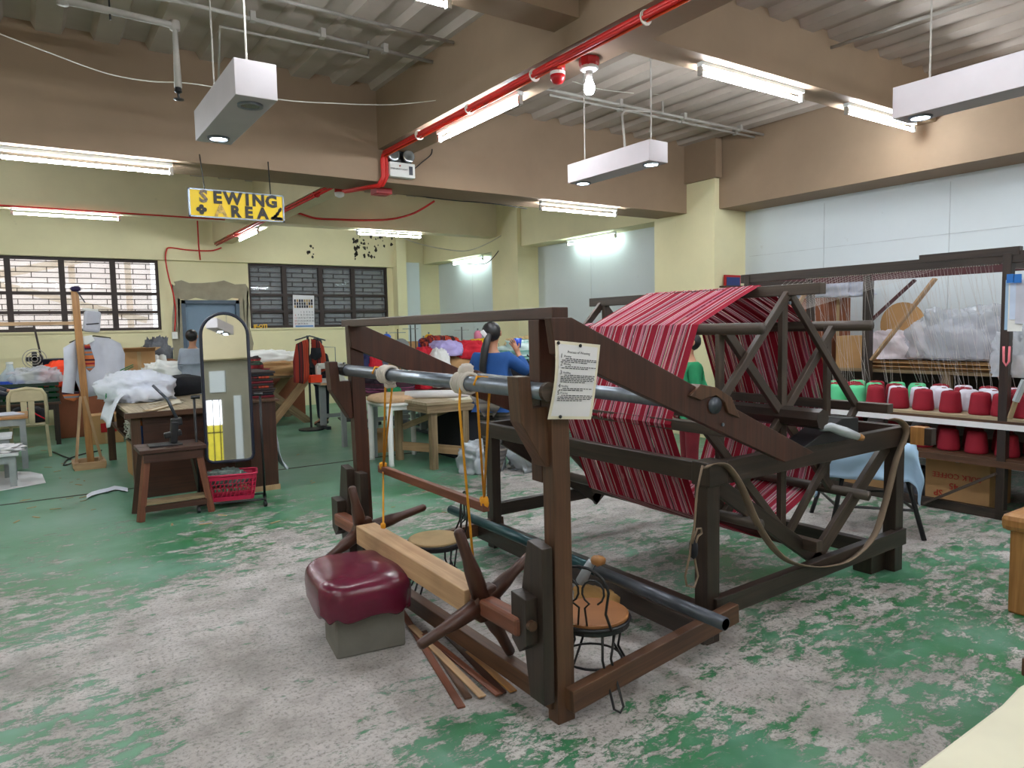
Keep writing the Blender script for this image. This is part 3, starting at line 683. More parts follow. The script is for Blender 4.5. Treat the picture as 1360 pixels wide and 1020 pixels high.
# dark boards holding the cloth beam
for y, s in ((LY0, 1), (LY1-.02, 1)):
    part('bearing_board', prism([(y-.035, .715), (y+.06, .73), (y+.085, .62), (y+.12, .45), (y+.06, .10), (y-.035, .10)], 0, 1.555, 1.605), drk, loom, bev=.003)
    part('bearing_plate', prism([(y+.0, .52), (y+.10, .53), (y+.10, .34), (y+.05, .30), (y, .34)], 0, 1.50, 1.555), drk, loom, bev=.003)
part('axle_peg', B().tube([(1.52, LY0-.02, .42), (1.52, LY0+.02, .42)], .02, 12), mid, loom)
part('bearing_board', B().bar((1.62, LY1-.12, .05), (1.62, LY1-.12, .70), .05, .09, (0, 1, 0)), drk, loom, bev=.003)
# cloth beam
cb0, cb1 = V((1.52, 2.56, .395)), V((1.52, 3.76, .41))
part('cloth_beam', B().bar(cb0, cb1, .115, .105), MT['wd_light'], loom, bev=.004)
part('beam_end', B().bar((1.52, LY0+.04, .40), cb0, .075, .075), MT['wd_slat'], loom, bev=.014)
part('beam_end', B().bar(cb1, (1.52, LY1, .41), .075, .075), MT['wd_slat'], loom, bev=.014)
def handles(c, tips, y):
    part('handle_hub', prism([(c.x-.07, c.z-.03), (c.x-.03, c.z-.075), (c.x+.05, c.z-.07), (c.x+.075, c.z), (c.x+.05, c.z+.075), (c.x-.03, c.z+.07)], 1, y-.03, y+.03), red, loom, bev=.008)
    for px, py in tips:
        q = wy(px, py, y); d = (q-c); m = c+d*.45
        part('handle', B().tube([c+d*.08, m, c+d*.62, c+d*.97, q], [.040, .034, .025, .022, .014], 10), red, loom, smooth=True)
handles(V((1.52, 2.50, .40)), ((608, 703), (703, 738), (556, 858), (679, 868)), 2.50)
handles(V((1.52, 3.82, .41)), ((467, 646), (565, 673), (425, 750)), 3.82)
# hanging bar, ropes
ha, hb = wx(505, 622, 1.8), wx(646, 674, 1.8)
part('hanging_bar', B().bar(ha, hb, .035, .045), MT['wd_slat'], loom, bev=.003)
def pipe_at(px): 
    q = wx(px, 500, 1.575); y = q.y; t = (y-pa.y)/(pb.y-pa.y); return pa.lerp(pb, t)
for px, tgt in ((503, wx(509, 624, 1.8)), (513, wx(509, 624, 1.8)), (622, wx(643, 664, 1.8)), (639, wx(643, 664, 1.8))):
    q = pipe_at(px); part('rope', B().tube([q+V((-.037, 0, 0)), q+V((-.02, 0, .036)), q+V((.03, 0, .03)), q+V((.04, 0, -.02)), tgt], .0055, 6), MT['yrope'], loom, smooth=True)
t2 = wx(509, 697, 1.52); part('rope', B().tube([wx(509, 624, 1.8), t2], .0055, 6), MT['yrope'], loom, smooth=True)
q = pipe_at(621); t3 = wx(630, 762, 1.54); part('rope', B().tube([q+V((-.037, 0, 0)), q+V((-.045, 0, -.1)), t3], .0055, 6), MT['yrope'], loom, smooth=True)
for k, q in enumerate((wx(509, 620, 1.8), wx(643, 668, 1.8), t2, t3)):
    part('rope_knot', B().blob(q-V((0, 0, .02)), (.04, .05, .05) if k < 2 else (.025, .025, .03), .3, 3, k, 12, flat=False), MT['yrope'], loom, smooth=True)
for px in (515, 617):
    q = pipe_at(px); P_ = []
    for k in range(61):
        a = k/60*2*math.pi*5; P_.append(q+V((.044*math.cos(a), -.055+k*.0018, .044*math.sin(a))))
    rw_ = part('rope_wrap', B().tube(P_, .008, 6), MT['wrope'], loom, smooth=True)
    part('rope_knot', B().blob(q+V((.01, .0, -.07 if px < 600 else .03)), (.06, .05, .05), .4, 3, px, 12, flat=False), MT['wrope'], rw_, smooth=True)
tp_ = part('low_pipe', B().tube([(2.365, 2.75, .290), (2.37, 4.3, .30)], .030, 16), MT['teal'], loom, smooth=True, label='dark teal painted half of the low pipe')
part('pipe_end', B().tube([(2.365, 1.93, .285), (2.365, 2.75, .290)], .0295, 16), MT['pipe_dk'], tp_, smooth=True, label='bare dark steel end of the low pipe')
part('pipe_bore', B().lathe((2.365, 1.928, .285), [(0, 0), (.024, 0)], 16, ax=Matrix.Rotation(math.pi/2, 3, 'X')), MT['black'], loom)
# big rear frame
BX0, BX1, BY0, BY1, BZ = 2.67, 4.38, 2.29, 4.21, .89
for x, y in ((BX0, BY0), (BX0, BY1), (BX1, BY0), (BX1, BY1)):
    part('post', B().bar((x, y, 0), (x, y, BZ-.02), .09 if y < 3 else .07, .08), drk, loom, bev=.004)
part('corner_block', B().box((BX0-.055, BY0-.06, .78), (BX0+.08, BY0+.05, BZ+.005)), drk, loom, bev=.005)
part('frame_rail', B().bar((BX0, BY0-.03, BZ-.055), (BX1+.04, BY0-.03, BZ-.045), .05, .115), drk, loom, bev=.004)
part('frame_rail', B().bar((BX0, BY1+.03, BZ-.055), (BX1+.04, BY1+.03, BZ-.045), .05, .115), drk, loom, bev=.004)
part('frame_rail', B().bar((BX0-.02, BY0, BZ-.05), (BX0-.02, BY1+.1, BZ-.05), .05, .095), drk, loom, bev=.004)
part('frame_rail', B().bar((BX1+.02, BY0-.22, BZ-.035), (BX1+.02, BY1+.12, BZ-.035), .06, .10), drk, loom, bev=.004)
part('tape_wrap', B().box((BX1-.013, BY0-.18, BZ-.088), (BX1+.053, BY0-.10, BZ+.018)), MT['wd_oak'], loom)
part('low_rail', B().bar((BX0, BY0-.035, .175), (BX1+.05, BY0-.035, .215), .05, .10), drk, loom, bev=.004)
part('low_rail', B().bar((BX0, BY1, .27), (BX1, BY1, .27), .05, .09), drk, loom, bev=.004)
part('low_rail', B().bar((BX1, BY0, .10), (BX1, BY1, .10), .06, .10), drk, loom, bev=.004)
part('low_rail', B().bar((BX0, BY0, .13), (BX0, BY1, .13), .06, .09), drk, loom, bev=.004)
part('foot_block', B().box((4.18, BY0+.02, 0), (4.45, BY0+.14, .12)), drk, loom, bev=.004)
for y in (BY0+.02, BY1-.03):
    part('brace', B().bar((2.74, y, .77), (3.62, y, .21), .03, .085, (0, 0, 1)), drk, loom, bev=.003)
    part('brace', B().bar((3.56, y, .20), (4.34, y, .80), .03, .085, (0, 0, 1)), MT['wd_reel'], loom, bev=.003)
    a = wy(1058, 604, BY0-.03); b = wy(1110, 560, BY0-.03)
    part('bearing_block', prism([(a.x, BZ), (b.x-.0, BZ+.125), (b.x+.16, BZ+.115), (b.x+.16, BZ)], 1, y-.09, y+.05), MT['black'] if y < 3 else drk, loom, bev=.004)
ca, cb_ = wy(1103, 567, 2.2), wy(1140, 580, 2.12)
part('crank_handle', B().tube([ca+V((-.06, .02, 0)), ca, ca.lerp(cb_, .5), cb_], [.02, .024, .028, .02], 10), MT['silver'], loom, smooth=True, label='foil wrapped handle')
part('handle_tip', B().tube([cb_, cb_+(cb_-ca).normalized()*.03], [.022, .014], 8), MT['wd_oak'], loom, smooth=True)
# belt hanging from the frame
bp = [wy(x, y, BY0-.075) for x, y in ((934, 622), (948, 616), (966, 620), (985, 648), (1002, 688), (1022, 722), (1045, 744), (1072, 752), (1100, 752), (1130, 742), (1160, 712), (1176, 665), (1190, 610), (1203, 575), (1196, 560), (1180, 556))]
belt = []
for i in range(len(bp)-1):
    a, b, c, d_ = bp[max(i-1, 0)], bp[i], bp[i+1], bp[min(i+2, len(bp)-1)]
    for k in range(4):
        t = k/4; belt.append(.5*((2*b)+(c-a)*t+(2*a-5*b+4*c-d_)*t*t+(3*b-a-3*c+d_)*t**3))
g = [[p+V((0, -.022, .006)), p+V((0, .018, -.006))] for p in belt]
obj('canvas_belt', B().sheet(g), MT['belt'], smooth=True, solid=.006, label='long canvas belt draped in a loop over the near side of the loom frame', cat='belt')
t = thing('strap_loop', 'thin strap loop with black tape hanging at the near frame corner', 'strap', wy(918, 780, 2.2))
sp_ = [wy(x, y, 2.19) for x, y in ((933, 618), (926, 650), (922, 700), (918, 720), (916, 738), (910, 765), (912, 778), (922, 780), (927, 765), (922, 740), (920, 725))]
part('strap', B().tube(sp_, .0055, 6), MT['belt'], t, smooth=True)
part('strap_curl', B().tube([wy(x, y, 2.18) for x, y in ((919, 722), (926, 702), (931, 702), (932, 708), (927, 712), (921, 730))], .0055, 6), MT['belt'], t, smooth=True)
part('tape', B().blob(wy(921, 742, 2.19)-V((0, 0, .0)), (.04, .035, .09), .2, 3, 4, 12, flat=False), MT['blackcloth'], t, smooth=True)
# ---- warping reel
RX, RZ, RR, RY0, RY1 = 3.48, 1.03, .715, 2.45, 3.92
reel = thing('warp_reel', 'eight sided wooden warping reel with spoked ends turning inside the loom frame', 'reel', (RX, 3.2, RZ))
def nd(k, r=RR): a = math.radians(90-45*k); return V((RX+r*math.cos(a), 0, RZ+r*math.sin(a)))
for k in range(8):
    p = nd(k, RR-.02); steel = k in (1, 3, 5, 7)
    if not steel: part('reel_bar', B().bar(p+V((0, 2.21, 0)), p+V((0, 4.07, 0)), .055, .06, nd(k)-V((RX, 0, RZ))), MT['wd_reel'], reel, bev=.003)
    else: part('reel_bar', B().tube([p+V((0, 2.22, 0)), p+V((0, 4.06, 0))], .03, 12), MT['wd_reel'], reel, smooth=True)
part('axle', B().tube([(RX, 2.20, RZ), (RX, 4.28, RZ)], .055, 8), MT['wd_dark'], reel)
for y in (RY0, RY1):
    s = 1 if y < 3 else -1
    for k in (0, 1, 3, 4, 5, 7):
        part('spoke', B().bar(V((RX, y, RZ)), nd(k, RR-.04)+V((0, y, 0)), .05, .03, (0, 1, 0)), MT['wd_reel'], reel, bev=.003)
    for k in (0, 2, 4, 6):
        part('chord', B().bar(nd(k, RR-.03)+V((0, y-.035*s, 0)), nd((k+2) % 8, RR-.03)+V((0, y-.035*s, 0)), .045, .028, (0, 1, 0)), MT['wd_reel'], reel, bev=.003)
    for k in (1, 5):
        part('chord', B().bar(nd(k, RR-.03)+V((0, y+.035*s, 0)), nd((k+2) % 8, RR-.03)+V((0, y+.035*s, 0)), .045, .028, (0, 1, 0)), MT['wd_reel'], reel, bev=.003)
    part('spoke_bolt', B().lathe((RX-.02, y-.05*s, RZ+RR-.09), [(.01, 0), (.01, .01)], 10, ax=Matrix.Rotation(math.pi/2, 3, 'X')), MT['steel'], reel)
# ---- striped warp wrapped round the reel
random.seed(11)
wm = [plain('warp_crimson', (158, 4, 46), .75, var=.1), plain('warp_pink', (196, 110, 134), .75), plain('warp_pale', (214, 186, 190), .75), plain('warp_plum', (86, 28, 44), .75), plain('warp_rose', (170, 50, 84), .75)]
pat = []; y = 0
base = [(0, 3.0), (2, .4), (0, 1.2), (2, .3), (3, .3), (2, .4), (1, .6), (3, .3), (1, .8), (2, .3), (4, .5), (0, 1.8), (2, .3), (1, .5), (4, .3), (2, .5), (3, .4), (1, .9), (2, .3), (0, 2.2), (4, .4), (2, .3), (1, 1.0), (3, .2), (2, .4), (1, .4), (0, .5), (2, .3)]
WY0, WY1 = 2.60, 3.50; w = WY0; i = 0
wb_ = B(); pts8 = []
for k in range(8):
    a0 = nd(k, RR+.015); a1 = nd((k+1) % 8, RR+.015)
    for t in (0, .03, .1, .3, .5, .7, .9, .97): 
        p = a0.lerp(a1, t); d = p-V((RX, 0, RZ)); sag = math.sin(math.pi*t)*.0; pts8.append((p, d.normalized()))
n8 = len(pts8)
while w < WY1:
    ci, wd_ = base[i % len(base)]; wd_ = wd_*.0155; w2 = min(WY1, w+wd_)
    lift = random.uniform(0, .004)
    sub = max(1, int(wd_/.006))
    for q in range(sub):
        ya = w+(w2-w)*q/sub; ym = w+(w2-w)*(q+.5)/sub; yb_ = w+(w2-w)*(q+1)/sub
        vs = []
        for j, (p, d) in enumerate(pts8):
            # slack between bars: hangs inwards a little and wanders
            wob = noise.noise(V((p.x*2.5, ya*3, p.z*2.5)))*.006
            flare = (1+.05*max(0, (RZ-p.z)))
            for yy, l in ((ya, 0), (ym, .0035), (yb_, 0)):
                ycen = (WY0+WY1)/2; Y = ycen+(yy-ycen)*flare
                vs.append(V((p.x, Y, p.z))+d*(l+lift+wob))
        fs = []
        for j in range(n8):
            a = j*3; b = ((j+1) % n8)*3
            fs += [(a, a+1, b+1, b), (a+1, a+2, b+2, b+1)]
        wb_.add(vs, fs, None, ci)
    w = w2; i += 1
obj('warp_threads', wb_, wm, smooth=False, kind='stuff', label='wide crimson, pink and white striped warp wrapped around the wooden reel', cat='yarn')
fr_ = B(); random.seed(4)
for k in range(26):
    y0 = 3.50+random.uniform(0, .06); a = nd(7, RR+.02); b = nd(6, RR+.02)
    P_ = [a+V((.05, y0, .02)), a+V((0, y0+.02, 0)), a.lerp(b, .3)+V((-.03, y0+.05, -.02)), a.lerp(b, .65)+V((-.02, y0+.03, 0)), b+V((0, y0, 0))]
    fr_.tube(P_, .002, 4, mi=k % 3)
obj('loose_threads', fr_, wm[:3], smooth=True, kind='stuff', label='loose crimson threads hanging off the far edge of the striped warp', cat='yarn')
# ---- paper notice
pc = [wy(737, 452, 2.085), wy(797, 458, 2.085), wy(784, 557, 2.075), wy(728, 557, 2.075)]
g = []
for i in range(9):
    r = []
    for j in range(7):
        u, v = j/6, i/8; p = pc[0].lerp(pc[1], u).lerp(pc[3].lerp(pc[2], u), v)
        p = p+V((0, -.012*math.sin(v*math.pi)-.006*math.sin(u*3+v*4), 0)); r.append(p)
    g.append(r)
t = thing('paper_notice', 'laminated paper notice with numbered printed steps pinned to the loom post', 'notice', pc[3])
part('sheet', B().sheet(g), MT['oldpaper'], t, smooth=True)
ux = (pc[1]-pc[0]).normalized(); uz = (pc[0]-pc[3]).normalized(); wdt = (pc[1]-pc[0]).length; hgt = (pc[0]-pc[3]).length
nn = ux.cross(uz).normalized()
def on_paper(u, v): 
    p = pc[0].lerp(pc[1], u).lerp(pc[3].lerp(pc[2], u), v); return p+V((0, -.012*math.sin(v*math.pi)-.006*math.sin(u*3+v*4)-.002, 0))
g2 = [[on_paper(.06+.88*j/6, .04+.92*i/8) for j in range(7)] for i in range(9)]
part('printed_page', B().sheet(g2), MT['paper'], t, smooth=True)
for (u, v) in ((.04, .03), (.5, .04), (.26, .965)): part('pin', B().lathe(on_paper(u, v)-V((0, .004, 0)), [(.003, .006), (.007, .004), (.006, 0)], 10, ax=Matrix.Rotation(math.pi/2, 3, 'X')), MT['black'], t, smooth=True)
def pt(txt, u, v, s_): part('print', text_mesh(txt, s_, on_paper(u, v)-V((0, .002, 0)), ux, uz, .0002, 'LEFT'), MT['ink'], t)
pt('Process of Weaving', .24, .135, .0135)
for n_, hd, v, rows in (('1', 'Warping', .19, 3), ('2', 'Winding', .29, 2), ('3', 'Heddling', .40, 5), ('4', 'Reeding', .57, 2), ('5', 'Weaving', .66, 4)):
    pt(n_, .09, v, .022); pt(hd, .16, v, .010)
    for k in range(rows):
        random.seed(int(v*100)+k); u = .2 if k == 0 else .12; mb = B()
        while u < .9:
            wl = random.uniform(.03, .09); a = on_paper(u, v+.03+k*.022); b = on_paper(min(u+wl, .93), v+.03+k*.022)
            mb.bar(a-V((0, .002, 0)), b-V((0, .002, 0)), .0004, .0028); u += wl+.018
            if k == rows-1 and u > .7: break
        part('print_line', mb, MT['ink'], t, kind='stuff')
# ================================================================ FLOOR ITEMS NEAR THE LOOM
t = thing('padded_stool', 'low maroon vinyl cushion seat on a grey block in front of the loom', 'stool', (1.3, 3.3, 0))
c = fl(500, 775, .25)
R_ = .62
bx = B().rbox((1.305, 3.29, .125), (.34, .26, .25), rz=-.14); part('block_base', bx, MT['cement'], t, bev=.01)
mbc = B(); nx, ny = 26, 26
def cushion(c, a, b, h, z0, rz):
    vs = []; fs = []; n = 40; rings = []
    prof = [(0, 1), (.35, 1.0), (.7, .985), (.88, .93), (.97, .80), (1.0, .6), (1.0, .4), (.98, .22), (.985, .08), (.93, 0.0), (.86, .02)]
    R = Matrix.Rotation(rz, 3, 'Z')
    for r, z in prof:
        ring = []
        for k in range(n):
            th = 2*math.pi*k/n; q = 4.2; cx_ = math.copysign(abs(math.cos(th))**(2/q), math.cos(th)); sy_ = math.copysign(abs(math.sin(th))**(2/q), math.sin(th))
            gat = (1-z)*(.018*math.sin(k*2.3)+.02*noise.noise(V((k*.9, r*3, 1))))
            zz = z0+h*z+(.025*noise.noise(V((cx_*r*1.5, sy_*r*1.5, 5))) if z > .9 else 0)+(.02*math.sin(k*1.7)*(1-z)**4)
            ring.append(c+R@V((cx_*r*a/2*(1+gat), sy_*r*b/2*(1+gat), 0))+V((0, 0, zz)))
        rings.append(ring)
    m = B(); vs = [p for r_ in rings for p in r_]
    for i in range(len(prof)-1):
        for k in range(n): q = (k+1) % n; fs.append((i*n+k, (i+1)*n+k, (i+1)*n+q, i*n+q))
    return m.add(vs, fs)
part('cushion', cushion(V((1.295, 3.345, 0)), .47, .56, .19, .20, -.14), MT['maroon'], t, smooth=True, sub=1)
sl = [((540, 822), (613, 940), 'reddish', 'wd_slat'), ((563, 850), (641, 928), 'pale', 'wd_light'), ((575, 858), (622, 928), 'brown', 'wd_mid'), ((585, 862), (663, 926), 'reddish', 'wd_slat'), ((592, 842), (668, 922), 'dark', 'wd_red'), ((628, 872), (682, 920), 'light brown', 'wd_oak')]
labs = ['reddish wooden slat on the floor, leftmost and longest of the fan', 'palest cream wooden slat in the fan on the floor', 'short brown slat mostly under the others in the fan on the floor', 'reddish slat right of the pale one in the fan on the floor', 'darkest slat of the fan on the floor', 'short light brown slat, rightmost of the fan on the floor']
for k, (a, b, _, m_) in enumerate(sl):
    p, q = fl(*a, .004), fl(*b, .004); z = .005+(.007 if k in (1, 3) else 0)+.001*k; p.z = q.z = z+.0
    d = (p-q).normalized(); p = p+d*(.18 if k != 5 else .05)
    obj('wooden_lath', B().bar(p, q, .034, .007), MT[m_], label=labs[k], cat='slat', group='wooden slats fanned out on the floor', bev=.001)
# wire chairs
def wire_chair(c, back_ang, label, seat_mat, z=.33, r=.155):
    t = thing('wire_chair', label, 'chair', c)
    c = V(c); part('seat_board', B().lathe(c+V((0, 0, z)), [(r-.012, 0), (r, .004), (r, .014), (r-.008, .018)], 28), seat_mat, t, smooth=False)
    part('seat_ring', B().tube([c+V(((r+.004)*math.cos(a), (r+.004)*math.sin(a), z-.004)) for a in [i*math.pi/14 for i in range(29)]], .008, 6, cap=False), MT['black'], t, smooth=True)
    part('seat_rim', B().lathe(c+V((0, 0, z-.03)), [(r+.003, 0), (r+.003, .03), (r-.003, .03), (r-.003, 0)], 28), MT['black'], t)
    for k in range(4):
        a = back_ang+math.pi/4+k*math.pi/2; u = V((math.cos(a), math.sin(a), 0)); s_ = V((-u.y, u.x, 0))
        part('leg', B().tube([c+u*(r-.02)+s_*.03+V((0, 0, z-.02)), c+u*(r*.75)+s_*.02+V((0, 0, z*.55)), c+u*(r+.05)+s_*.022+V((0, 0, .02)), c+u*(r+.06)+V((0, 0, .006)), c+u*(r+.05)-s_*.022+V((0, 0, .02)), c+u*(r*.75)-s_*.02+V((0, 0, z*.55)), c+u*(r-.02)-s_*.03+V((0, 0, z-.02))], .0055, 6), MT['black'], t, smooth=True)
    part('leg_ring', B().tube([c+V((r*.8*math.cos(a), r*.8*math.sin(a), z*.45)) for a in [i*math.pi/10 for i in range(21)]], .005, 6, cap=False), MT['black'], t, smooth=True)
    u = V((math.cos(back_ang), math.sin(back_ang), 0)); s_ = V((-u.y, u.x, 0)); H = .27
    outer = [c+u*(r*.85)+s_*.115+V((0, 0, z)), c+u*(r+.01)+s_*.10+V((0, 0, z+.08)), c+u*(r+.02)+s_*.115+V((0, 0, z+.17))]
    outer += [c+u*(r+.03)+s_*.115*math.cos(a)+V((0, 0, z+.17+.10*math.sin(a))) for a in [i*math.pi/10 for i in range(1, 10)]]
    outer += [c+u*(r+.02)-s_*.115+V((0, 0, z+.17)), c+u*(r+.01)-s_*.10+V((0, 0, z+.08)), c+u*(r*.85)-s_*.115+V((0, 0, z))]
    part('back_hoop', B().tube(outer, .006, 6), MT['black'], t, smooth=True)
    for sg in (-1, 1):
        P_ = [c+u*(r*.95)+s_*.02*sg+V((0, 0, z+.0)), c+u*(r+.0)+s_*.012*sg+V((0, 0, z+.09))]
        P_ += [c+u*(r+.02)+s_*sg*(.052-.045*math.cos(a))+V((0, 0, z+.165+.05*math.sin(a))) for a in [-1.2+i*.5 for i in range(12)]]
        part('back_scroll', B().tube(P_, .0045, 6), MT['black'], t, smooth=True)
    return t
cA = fl(786, 812, .345); cA.z = 0; wire_chair(cA, math.radians(215), 'small black wire chair with round plywood seat inside the near right post of the loom', MT['ply'])
cB = fl(578, 714, .345); cB.z = 0; wire_chair(cB, math.radians(-20), 'small black wire chair with pale covered seat behind the planed beam', MT['khaki'])
p = cA+V((0, .12, .35))
t = thing('straw_brush', 'straw hand brush with silver taped handle lying on the teal pipe', 'brush', wx(790, 790, 2.36))
q = [wx(x, y, 2.30) for x, y in ((757, 786), (775, 782), (800, 790), (818, 800))]
part('bristles', B().blob(wx(792, 797, 2.36)-V((0, 0, .05)), (.12, .26, .11), .22, 4, 3, 22, rz=.2, flat=False), plain('straw', (168, 130, 78), .9, bump=.6, bsc=120), t, smooth=True)
part('handle', B().tube([wx(772, 772, 2.30), wx(779, 758, 2.30), wx(786, 746, 2.30)], [.03, .026, .022], 10), MT['silver'], t, smooth=True)
part('handle_end', B().blob(wx(795, 751, 2.3), (.07, .07, .05), .2, 2, 1, 12, flat=False), MT['wd_oak'], t, smooth=True)
# objects cut by the right edge
t = thing('wooden_stool', 'honey coloured thick wooden stool cut off by the right edge', 'stool', (4.35, 1.42, 0))
part('seat', B().box((4.16, 1.2, .44), (4.75, 1.62, .53)), MT['wd_oak'], t, bev=.03)
for x, y in ((4.24, 1.54), (4.68, 1.54), (4.24, 1.27), (4.68, 1.27)): part('leg', B().bar((x, y, 0), (x, y, .45), .09, .09), MT['wd_oak'], t, bev=.012)
t = thing('low_bench', 'dark brown wooden bench end peeking in at the lower right edge', 'bench', (2.9, .85, 0))
part('seat', B().box((2.58, .55, .40), (3.3, .93, .46)), MT['wd_mid'], t, bev=.006)
for x, y in ((2.64, .88), (3.24, .88), (2.64, .6), (3.24, .6)): part('leg', B().bar((x, y, 0), (x, y, .41), .06, .06), MT['wd_red'], t, bev=.004)
t = thing('cream_table', 'cream topped table cutting across the lower right corner', 'table', (1.6, .2, 0))
tp = [fl(x, y, .80) for x, y in ((1190, 1040), (1330, 935), (1352, 912), (1420, 870))]
poly = [(p.x, p.y) for p in tp]+[(2.2, .1), (1.5, -.5), (.9, .1)]
part('table_top', prism(poly, 2, .765, .80), plain('cream_laminate', (222, 216, 190), .5, var=.05), t, bev=.006)
for x, y in ((1.75, .35), (1.25, .25), (1.6, -.3)): part('leg', B().bar((x, y, 0), (x, y, .765), .05, .05), MT['wd_mid'], t)
# ================================================================ YARN RACK (right)
rack = thing('yarn_rack', 'long dark wooden yarn rack with two cone shelves along the right wall', 'rack', (6.6, 2.5, 0))
SX, SB = 6.13, 7.05
for y in (2.38, 4.72): 
    part('post', B().bar((SX, y, 0), (SX, y, 2.03), .07, .06), drk, rack, bev=.003); part('post', B().bar((SB, y-.1, 0), (SB, y-.1, 2.0), .07, .06), drk, rack)
part('post', B().bar((SX, .5, 0), (SX, .5, 2.03), .07, .06), drk, rack); part('post', B().bar((SB, 3.98, 0), (SB, 3.98, 2.0), .08, .07), drk, rack)
part('post', B().bar((SB, .5, 0), (SB, .5, 2.0), .08, .07), drk, rack)
part('top_rail', B().bar((SX, .3, 2.0), (SX, 4.80, 2.0), .05, .085), drk, rack, bev=.003)
part('top_rail', B().bar((SX-.005, 2.3, 2.045), (SX-.005, 3.02, 2.045), .055, .06), drk, rack)
part('back_rail', B().bar((SB, .3, 1.985), (SB, 5.3, 1.985), .04, .075), plain('maroon_rail', (74, 30, 36), .6), rack)
part('cross_rail', B().bar((SX, 4.72, 1.95), (SB, 4.62, 1.95), .05, .06), drk, rack)
part('cross_rail', B().bar((SX, 2.38, 1.95), (SB, 2.28, 1.95), .05, .06), drk, rack)
for z, tag in ((.785, 'upper'), (.475, 'lower')):
    for k in range(4): part('shelf_board', B().box((SX-.02+.235*k, .3, z-.025), (SX+.21+.235*k, 4.8, z)), MT['wd_table'] if z > .6 else MT['wd_mid'], rack)
    part('shelf_edge', B().bar((SX-.03, .3, z-.045), (SX-.03, 4.8, z-.045), .02, .05), MT['wd_mid'], rack)
part('bottom_rail', B().bar((SX-.01, .3, .04), (SX-.01, 4.8, .04), .05, .075), drk, rack, bev=.003)
part('brace', B().bar((SX-.05, 2.40, .36), (SX-.05, 2.92, .03), .02, .06, (1, 0, 0)), MT['wd_reel'], rack)
a, b = wx(1262, 372, 7.1), wx(1148, 500, 7.1); 
part('brace', B().bar(wx(1242, 370, 7.0), wx(1158, 478, 7.0), .02, .07, (1, 0, 0)), MT['wd_light'], rack)
part('brace', B().bar(wx(1215, 372, 7.1), wx(1150, 432, 7.1), .02, .05, (1, 0, 0)), plain('maroon_brace', (84, 44, 46), .6), rack)
part('brace', B().bar(wx(1072, 385, 6.9), wx(1040, 440, 6.9), .02, .06, (1, 0, 0)), MT['wd_light'], rack)
part('shelf_liner', B().box((SX-.043, .3, .70), (SX-.041, 4.6, .745)), MT['paper'], rack)
# guide rings + fine threads
gr_ = B()
for k in range(86): gr_.lathe((SX+.0, 2.45+k*.019, 1.95), [(.006, 0), (.006, .02)], 5)
part('thread_guides', gr_, MT['white'], rack, kind='stuff')
th = B(); random.seed(2)
for k in range(60):
    y = 2.5+k*.027; x0 = random.choice((6.25, 6.45, 6.65, 6.85)); ty = y+random.uniform(-.1, .1)
    th.tube([(x0, ty, .97), (SX+.02, y, 1.95)], .0011, 3, cap=False)
for k in range(24):
    y = 2.9+k*.06; th.tube([(SX, y, 1.95), (6.0, 4.2+k*.02, 1.62), (5.6, 4.55+k*.012, 1.25)], .0011, 3, cap=False)
obj('threads', th, plain('fine_thread', (206, 200, 196), .8), kind='stuff', label='fine pale threads fanning from the guide rail down to the yarn cones', cat='thread')
# cones
def cone_proto(name, mat, w=.165, h=.175):
    t = thing(name, 'x', 'yarn cone', (0, 0, 0))
    r = w/2; ring = []
    prof = [(r*.93, 0), (r*1.0, .008), (r*1.0, .03)]
    for k in range(8): z = .03+(h-.055)*(k+1)/8; prof.append((r*(1-.16*(k+1)/8), z))
    prof += [(r*.78, h-.008), (r*.60, h), (r*.2, h+.002)]
    yb_ = part('yarn', B().lathe((0, 0, 0), prof, 22), mat, t, smooth=True)
    part('cone_tip', B().lathe((0, 0, h), [(r*.24, 0), (r*.2, .007), (.01, .007)], 12), MT['core'], yb_, smooth=True)
    return t
protos = {c: cone_proto('yarn_cone', MT[m]) for c, m in (('crimson', 'crimson'), ('mint green', 'mint'), ('white', 'wyarn'))}
used = {c: False for c in protos}
def put_cone(col, x, y, z, label):
    p = protos[col]
    if not used[col]:
        used[col] = True; p.location = (x, y, z); p['label'] = label; p['group'] = 'yarn cones on the rack'; return
    c = copy_tree(p, (x, y, z), label, random.uniform(0, 3))
random.seed(9)
ys_front = [wx(px, 540, 6.25).y for px in (1088, 1112, 1137, 1163, 1193, 1226, 1263, 1302, 1332, 1362)]
rows = [('front', 6.25, 0), ('second', 6.44, .07), ('third', 6.63, .0), ('rear', 6.82, .08)]
names_front = ['mint green']*3+['crimson']*7
for r, (rn, x, dy) in enumerate(rows):
    cnt = {}
    yy = list(ys_front) if r == 0 else [4.45-.195*k+dy for k in range(13)]
    for k, y in enumerate(yy):
        if r == 0: col = names_front[k]
        elif r == 1: col = 'crimson' if k < 6 or k > 10 else 'white'
        elif r == 2: col = 'mint green' if k in (0, 2, 4, 6) else ('white' if k in (7, 9, 11) else 'crimson')
        else: col = 'mint green' if k in (3, 5, 6) else ('white' if k in (8, 10) else 'crimson')
        cnt[col] = cnt.get(col, 0)+1
        put_cone(col, x+random.uniform(-.008, .008), y, .786, '%s %s yarn cone from the left in %s row of upper rack shelf' % (ORD[cnt[col]-1], col, rn))
